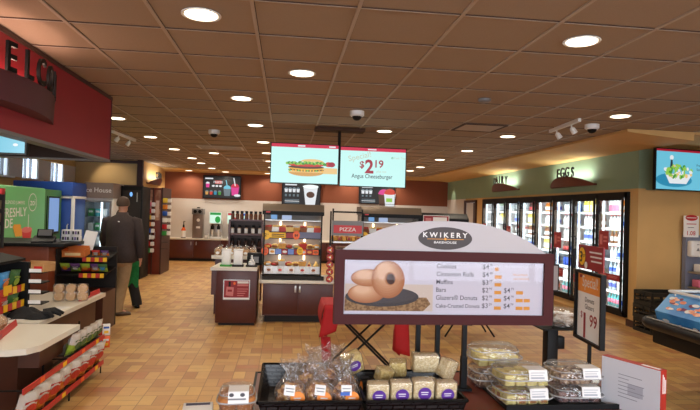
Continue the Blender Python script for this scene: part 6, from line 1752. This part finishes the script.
# wooden rack with tags of small packs down both edges
M_rackw = mat('red_brown_rack_wood', (112, 44, 30), 0.4, var=0.15, scale=5)
t = thing('wooden_rack', 'tall red brown wooden rack with small packs clipped down both edges', 'rack', (-3.13, 13.5, 0), 0)
b = MB(); b.box(-0.19, 0.2, 0.0, 0.9, 0.0, 2.05, M_rackw, 0.004); b.box(-0.02, 0.0, -0.03, 0.0, 0.0, 2.05, M_trimw); b.box(0.18, 0.21, -0.03, 0.92, 0.0, 2.06, M_trimw); b.box(-0.21, -0.18, -0.03, 0.02, 0.0, 2.06, M_trimw); b.obj('cabinet', t)
b = MB()
for x in (-0.15, 0.03):
    b.rect(x, x + 0.12, 1.28, 2.0, -0.002, mat('rack_photo_tan', (196, 150, 120), 0.5, rgb2=(150, 96, 70), scale=5)); b.poly([(x + 0.03, 1.35), (x + 0.09, 1.35), (x + 0.10, 1.75), (x + 0.02, 1.75)], -0.003, mat('rack_photo_pale', (220, 190, 170), 0.5))
o = b.obj('poster', t); o['label'] = 'tan posters on the upper half'
for x in (-0.03, 0.06):
    b = MB(); b.tube([(x, -0.03, 0.85), (x, -0.055, 0.87), (x, -0.055, 0.98), (x, -0.03, 1.0)], 0.008, M_steel, 6); b.obj('handle', t)
b = MB()
for z in [0.52 + 0.155 * k for k in range(8)]:
    b.box(-0.24, -0.10, -0.07, -0.03, z - 0.012, z - 0.006, M_black); b.box(0.21, 0.36, -0.06, -0.02, z + 0.09, z + 0.096, M_black)
b.obj('clip_arms', t)
pc = [('green', PM['green']), ('blue', PM['blue']), ('red', PM['red']), ('scarlet', M_red), ('orange', PM['orange']), ('pink', PM['pink']), ('white', PM['white']), ('yellow', PM['yellow'])]
for side in (0, 1):
    for k in range(8):
        if side == 1 and k < 2:
            continue
        nm_, m_ = pc[(k * 3 + side * 2) % 8]
        z = 0.52 + 0.155 * k + (0.097 if side else -0.005)
        t2 = thing('clipped_pack', '%s and white pack, %s from the bottom, %s edge, wooden rack' % (nm_, ORD[k - (2 if side else 0)], ('near', 'far')[side]), 'pack', (-3.13 + (-0.05 if not side else 0.315), 13.445 if not side else 13.46, z), 0, 'packs clipped on the wooden rack')
        t2.scale = (1.6, 1.0, 1.45)
        b = MB(); b.box(-0.06, 0.01, -0.03, 0.012, 0.0, 0.075, m_, 0.012); b.obj('pack', t2)
        b = MB(); b.box(0.01, 0.065, -0.028, 0.01, 0.004, 0.07, M_pap, 0.012); b.obj('cap', t2)

# ------------------------------------------------------------------ people
def skin_mesh(name, pts, edges, m, parent, root, sub=1):
    names = list(pts)
    me = bpy.data.meshes.new(name)
    me.from_pydata([pts[n][0] for n in names], [(names.index(a), names.index(c_)) for a, c_ in edges], [])
    o = bpy.data.objects.new(name, me); COL.objects.link(o)
    md = o.modifiers.new('skin', 'SKIN')
    for i, n in enumerate(names):
        sv = me.skin_vertices[0].data[i]
        rr = pts[n][1]
        sv.radius = (rr, rr) if not isinstance(rr, tuple) else rr
        sv.use_root = (n == root)
    s = o.modifiers.new('sub', 'SUBSURF'); s.levels = sub; s.render_levels = sub
    dg = bpy.context.evaluated_depsgraph_get()
    me2 = bpy.data.meshes.new_from_object(o.evaluated_get(dg))
    bpy.data.objects.remove(o)
    me2.materials.clear(); me2.materials.append(m)
    me2.polygons.foreach_set('use_smooth', [True] * len(me2.polygons))
    o = bpy.data.objects.new(name, me2); COL.objects.link(o)
    if parent:
        o.parent = parent
    return o
def loft(b, secs, m, n=22):
    rings = []
    for (cx, cy, cz, rx, ry) in secs:
        rings.append([b.bm.verts.new((cx + rx * math.cos(2 * PI * j / n), cy + ry * math.sin(2 * PI * j / n), cz)) for j in range(n)])
    i = b.mi(m)
    for A, B in zip(rings, rings[1:]):
        for j in range(n):
            b.bm.faces.new((A[j], A[(j + 1) % n], B[(j + 1) % n], B[j])).material_index = i
    b.bm.faces.new(rings[0][::-1]).material_index = i
    b.bm.faces.new(rings[-1]).material_index = i
M_skin = mat('skin', (196, 140, 112), 0.55)
def person(label, loc, rz, sc, jk, tr, sh, hr, J):
    """J: joint positions (metres for a 1.74 m figure, facing +y)"""
    t = thing('person', label, 'person', loc, rz)
    t.scale = (sc, sc, sc)
    P = {'pelvis': ((0, 0, 0.94), 0.11), 'waist': ((0, 0, 1.08), 0.10), 'chest': ((0, 0.0, 1.28), 0.12), 'neck0': ((0, 0.0, 1.44), 0.058), 'neck1': ((0, 0.02, 1.51), 0.052), 'head0': ((0, 0.035, 1.565), 0.07), 'head1': ((0, 0.03, 1.64), 0.082), 'head2': ((0, 0.025, 1.70), 0.06),
         'nose': ((0, 0.125, 1.61), 0.012), 'chin': ((0, 0.09, 1.545), 0.03), 'earL': ((-0.088, 0.02, 1.615), 0.014), 'earR': ((0.088, 0.02, 1.615), 0.014)}
    E = [('pelvis', 'waist'), ('waist', 'chest'), ('chest', 'neck0'), ('neck0', 'neck1'), ('neck1', 'head0'), ('head0', 'head1'), ('head1', 'head2'), ('head1', 'nose'), ('head0', 'chin'), ('head1', 'earL'), ('head1', 'earR')]
    for s_, sg in (('L', -1), ('R', 1)):
        sh_, el, wr = J['arm' + s_]
        P['sh' + s_] = (sh_, 0.055); P['el' + s_] = (el, 0.042); P['wr' + s_] = (wr, 0.03)
        d_ = (Vector(wr) - Vector(el)).normalized()
        pm = Vector(wr) + 0.05 * d_; P['palm' + s_] = (tuple(pm), 0.03)
        E += [('chest', 'sh' + s_), ('sh' + s_, 'el' + s_), ('el' + s_, 'wr' + s_), ('wr' + s_, 'palm' + s_)]
        fwd_ = Vector((0, 1, 0)); fwd_ = (fwd_ - fwd_.dot(d_) * d_).normalized()
        for f_, (o_, ln) in enumerate(((0.027, 0.075), (0.010, 0.085), (-0.008, 0.08), (-0.024, 0.06))):
            a0 = pm + 0.03 * d_ + o_ * fwd_; a1 = a0 + ln * 0.5 * d_; a2 = a1 + ln * 0.5 * (d_ * 0.9 + Vector((-sg * 0.35, 0, 0)))
            for q, pp in enumerate((a0, a1, a2)):
                P['f%d%d%s' % (f_, q, s_)] = (tuple(pp), (0.0095, 0.009, 0.007)[q])
            E += [('palm' + s_, 'f%d0%s' % (f_, s_)), ('f%d0%s' % (f_, s_), 'f%d1%s' % (f_, s_)), ('f%d1%s' % (f_, s_), 'f%d2%s' % (f_, s_))]
        b0 = pm + 0.032 * fwd_; b1 = b0 + 0.03 * fwd_ + 0.02 * d_; b2 = b1 + 0.03 * d_
        for q, pp in enumerate((b1, b2)):
            P['th%d%s' % (q, s_)] = (tuple(pp), (0.011, 0.008)[q])
        E += [('palm' + s_, 'th0' + s_), ('th0' + s_, 'th1' + s_)]
        hp, kn, an, toe = J['leg' + s_]
        P['hp' + s_] = (hp, 0.085); P['kn' + s_] = (kn, 0.06); P['an' + s_] = (an, 0.042); P['toe' + s_] = (toe, 0.03)
        E += [('pelvis', 'hp' + s_), ('hp' + s_, 'kn' + s_), ('kn' + s_, 'an' + s_), ('an' + s_, 'toe' + s_)]
    skin_mesh('body', P, E, M_skin, t, 'pelvis', 1)
    # hair cap
    b = MB()
    def hair(u, v):
        a = 2 * PI * u; th = v * (1.75 + 0.28 * (0.5 - 0.5 * math.sin(a)))      # longer at the nape (-y)
        return (0.094 * math.sin(th) * math.cos(a), 0.028 + 0.105 * math.sin(th) * math.sin(a), 1.645 + 0.105 * math.cos(th))
    b.grid(hair, 28, 12, hr); b.obj('hair', t)
    b = MB()
    for s_ in (-1, 1):
        b.ellipsoid((s_ * 0.032, 0.104, 1.632), (0.012, 0.008, 0.007), M_pap, 8, 6); b.ellipsoid((s_ * 0.032, 0.111, 1.632), (0.005, 0.003, 0.005), M_ink, 8, 6)
    b.tube([(-0.022, 0.112, 1.572), (0.0, 0.118, 1.570), (0.022, 0.112, 1.572)], 0.006, mat('lips', (150, 84, 76), 0.5), 6); b.obj('face_features', t)
    b = MB()
    loft(b, [(0, 0, 0.78, 0.205, 0.15), (0, 0, 0.80, 0.222, 0.16), (0, 0, 0.93, 0.222, 0.155), (0, 0, 1.08, 0.212, 0.15), (0, 0.0, 1.25, 0.225, 0.15), (0, 0.0, 1.36, 0.228, 0.14), (0, 0, 1.43, 0.175, 0.11), (0, 0.005, 1.475, 0.09, 0.085), (0, 0.01, 1.515, 0.078, 0.078), (0, 0.012, 1.515, 0.066, 0.066)], jk)
    for s_, sg in (('L', -1), ('R', 1)):
        sh_, el, wr = [Vector(v) for v in J['arm' + s_]]
        b.tube([sh_ + Vector((-sg * 0.05, 0, 0.0)), sh_ + Vector((sg * 0.005, 0, -0.02)), sh_.lerp(el, 0.5), el, el.lerp(wr, 0.5), wr, wr.lerp(el, -0.04)], 0.07, jk, 14, rs=[0.06, 0.082, 0.078, 0.07, 0.064, 0.056, 0.05])
    b.obj('jacket', t, ang=80)
    b = MB()
    loft(b, [(0, 0, 0.72, 0.12, 0.11), (0, 0, 0.78, 0.185, 0.135), (0, 0, 0.90, 0.19, 0.135), (0, 0, 1.0, 0.17, 0.12)], tr)
    for s_ in 'LR':
        hp, kn, an, toe = [Vector(v) for v in J['leg' + s_]]
        b.tube([hp + Vector((0, 0, 0.03)), hp.lerp(kn, 0.4), kn, kn.lerp(an, 0.5), an + Vector((0, 0, 0.0)), an + Vector((0, 0.0, -0.04))], 0.1, tr, 16, rs=[0.115, 0.112, 0.092, 0.085, 0.085, 0.088])
    b.obj('trousers', t, ang=80)
    for s_ in 'LR':
        hp, kn, an, toe = [Vector(v) for v in J['leg' + s_]]
        d_ = (toe - an); d_.z = 0; ln = d_.length; d_.normalize()
        b = MB(); mk = b.mark()
        secs = [(-0.075, 0.03, 0.035), (-0.06, 0.037, 0.075), (0.0, 0.042, 0.088), (0.07, 0.05, 0.065), (0.14, 0.05, 0.05), (0.185, 0.038, 0.04), (0.20, 0.02, 0.025)]
        def shoe(u, v):
            k = min(int(u * 6), 5); f_ = u * 6 - k
            x = secs[k][0] * (1 - f_) + secs[k + 1][0] * f_; w_ = secs[k][1] * (1 - f_) + secs[k + 1][1] * f_; h_ = secs[k][2] * (1 - f_) + secs[k + 1][2] * f_
            a = 2 * PI * v
            return (x, w_ * math.cos(a), max(0.0, h_ * 0.5 + h_ * 0.62 * math.sin(a)))
        b.grid(shoe, 12, 14, sh)
        b.xf(mk, Matrix.Translation((an.x, an.y, max(0.0, an.z - 0.10))) @ Matrix.Rotation(math.atan2(d_.y, d_.x), 4, 'Z')); b.obj('shoe', t)
    return t
M_jk = mat('dark_brown_jacket', (52, 40, 38), 0.75, var=0.1, scale=30, bump=0.4)
M_kh = mat('khaki_trousers', (164, 138, 104), 0.8, var=0.08, scale=20, bump=0.4)
M_hair = mat('brown_hair', (70, 52, 40), 0.7, var=0.2, scale=120, bump=0.5)
pm_ = person('man seen from behind in a dark jacket and khaki trousers, walking by the checkout', (-2.395, 8.42, 0), 0.0, 1.0, M_jk, M_kh, mat('brown_grey_shoe', (86, 70, 56), 0.6), M_hair,
       {'armL': ((-0.20, 0.0, 1.40), (-0.255, 0.05, 1.12), (-0.25, 0.16, 0.90)), 'armR': ((0.20, 0.0, 1.40), (0.262, -0.01, 1.12), (0.262, 0.05, 0.86)),
        'legL': ((-0.12, 0.0, 0.88), (-0.20, 0.22, 0.48), (-0.27, 0.34, 0.10), (-0.38, 0.38, 0.03)), 'legR': ((0.06, 0.0, 0.88), (0.02, 0.05, 0.48), (-0.03, -0.02, 0.10), (0.10, 0.03, 0.03))})
b = MB(); b.box(-0.012, 0.012, -0.156, -0.150, 1.372, 1.386, M_pap); b.obj('logo_patch', pm_)
M_bt = mat('black_trousers', (30, 27, 28), 0.8)
p2 = person('person in black trousers and green apron hem, hidden behind the man in the jacket', (-2.59, 9.05, 0), 0.0, 0.89, mat('dark_green_top', (32, 44, 36), 0.8), M_bt, mat('black_shoe', (24, 22, 22), 0.5), M_hair,
       {'armL': ((-0.19, 0.0, 1.40), (-0.22, 0.06, 1.12), (-0.12, 0.22, 1.05)), 'armR': ((0.19, 0.0, 1.40), (0.21, 0.06, 1.12), (0.12, 0.22, 1.05)),
        'legL': ((-0.09, 0.0, 0.88), (-0.08, 0.02, 0.48), (-0.08, 0.0, 0.10), (-0.10, 0.12, 0.03)), 'legR': ((0.09, 0.0, 0.88), (0.22, 0.02, 0.48), (0.32, 0.0, 0.10), (0.26, 0.12, 0.03))})
b = MB(); b.grid(lambda u, v: ((0.14 + 0.24 * u), -0.155 - 0.02 * math.sin(6 * u + 3 * v), 0.84 - (0.42 + 0.04 * math.sin(9 * u)) * v), 12, 8, mat('green_apron', (22, 120, 60), 0.8, var=0.2, scale=25)); o = b.obj('apron_hem', p2); o['label'] = 'bright green apron hem'
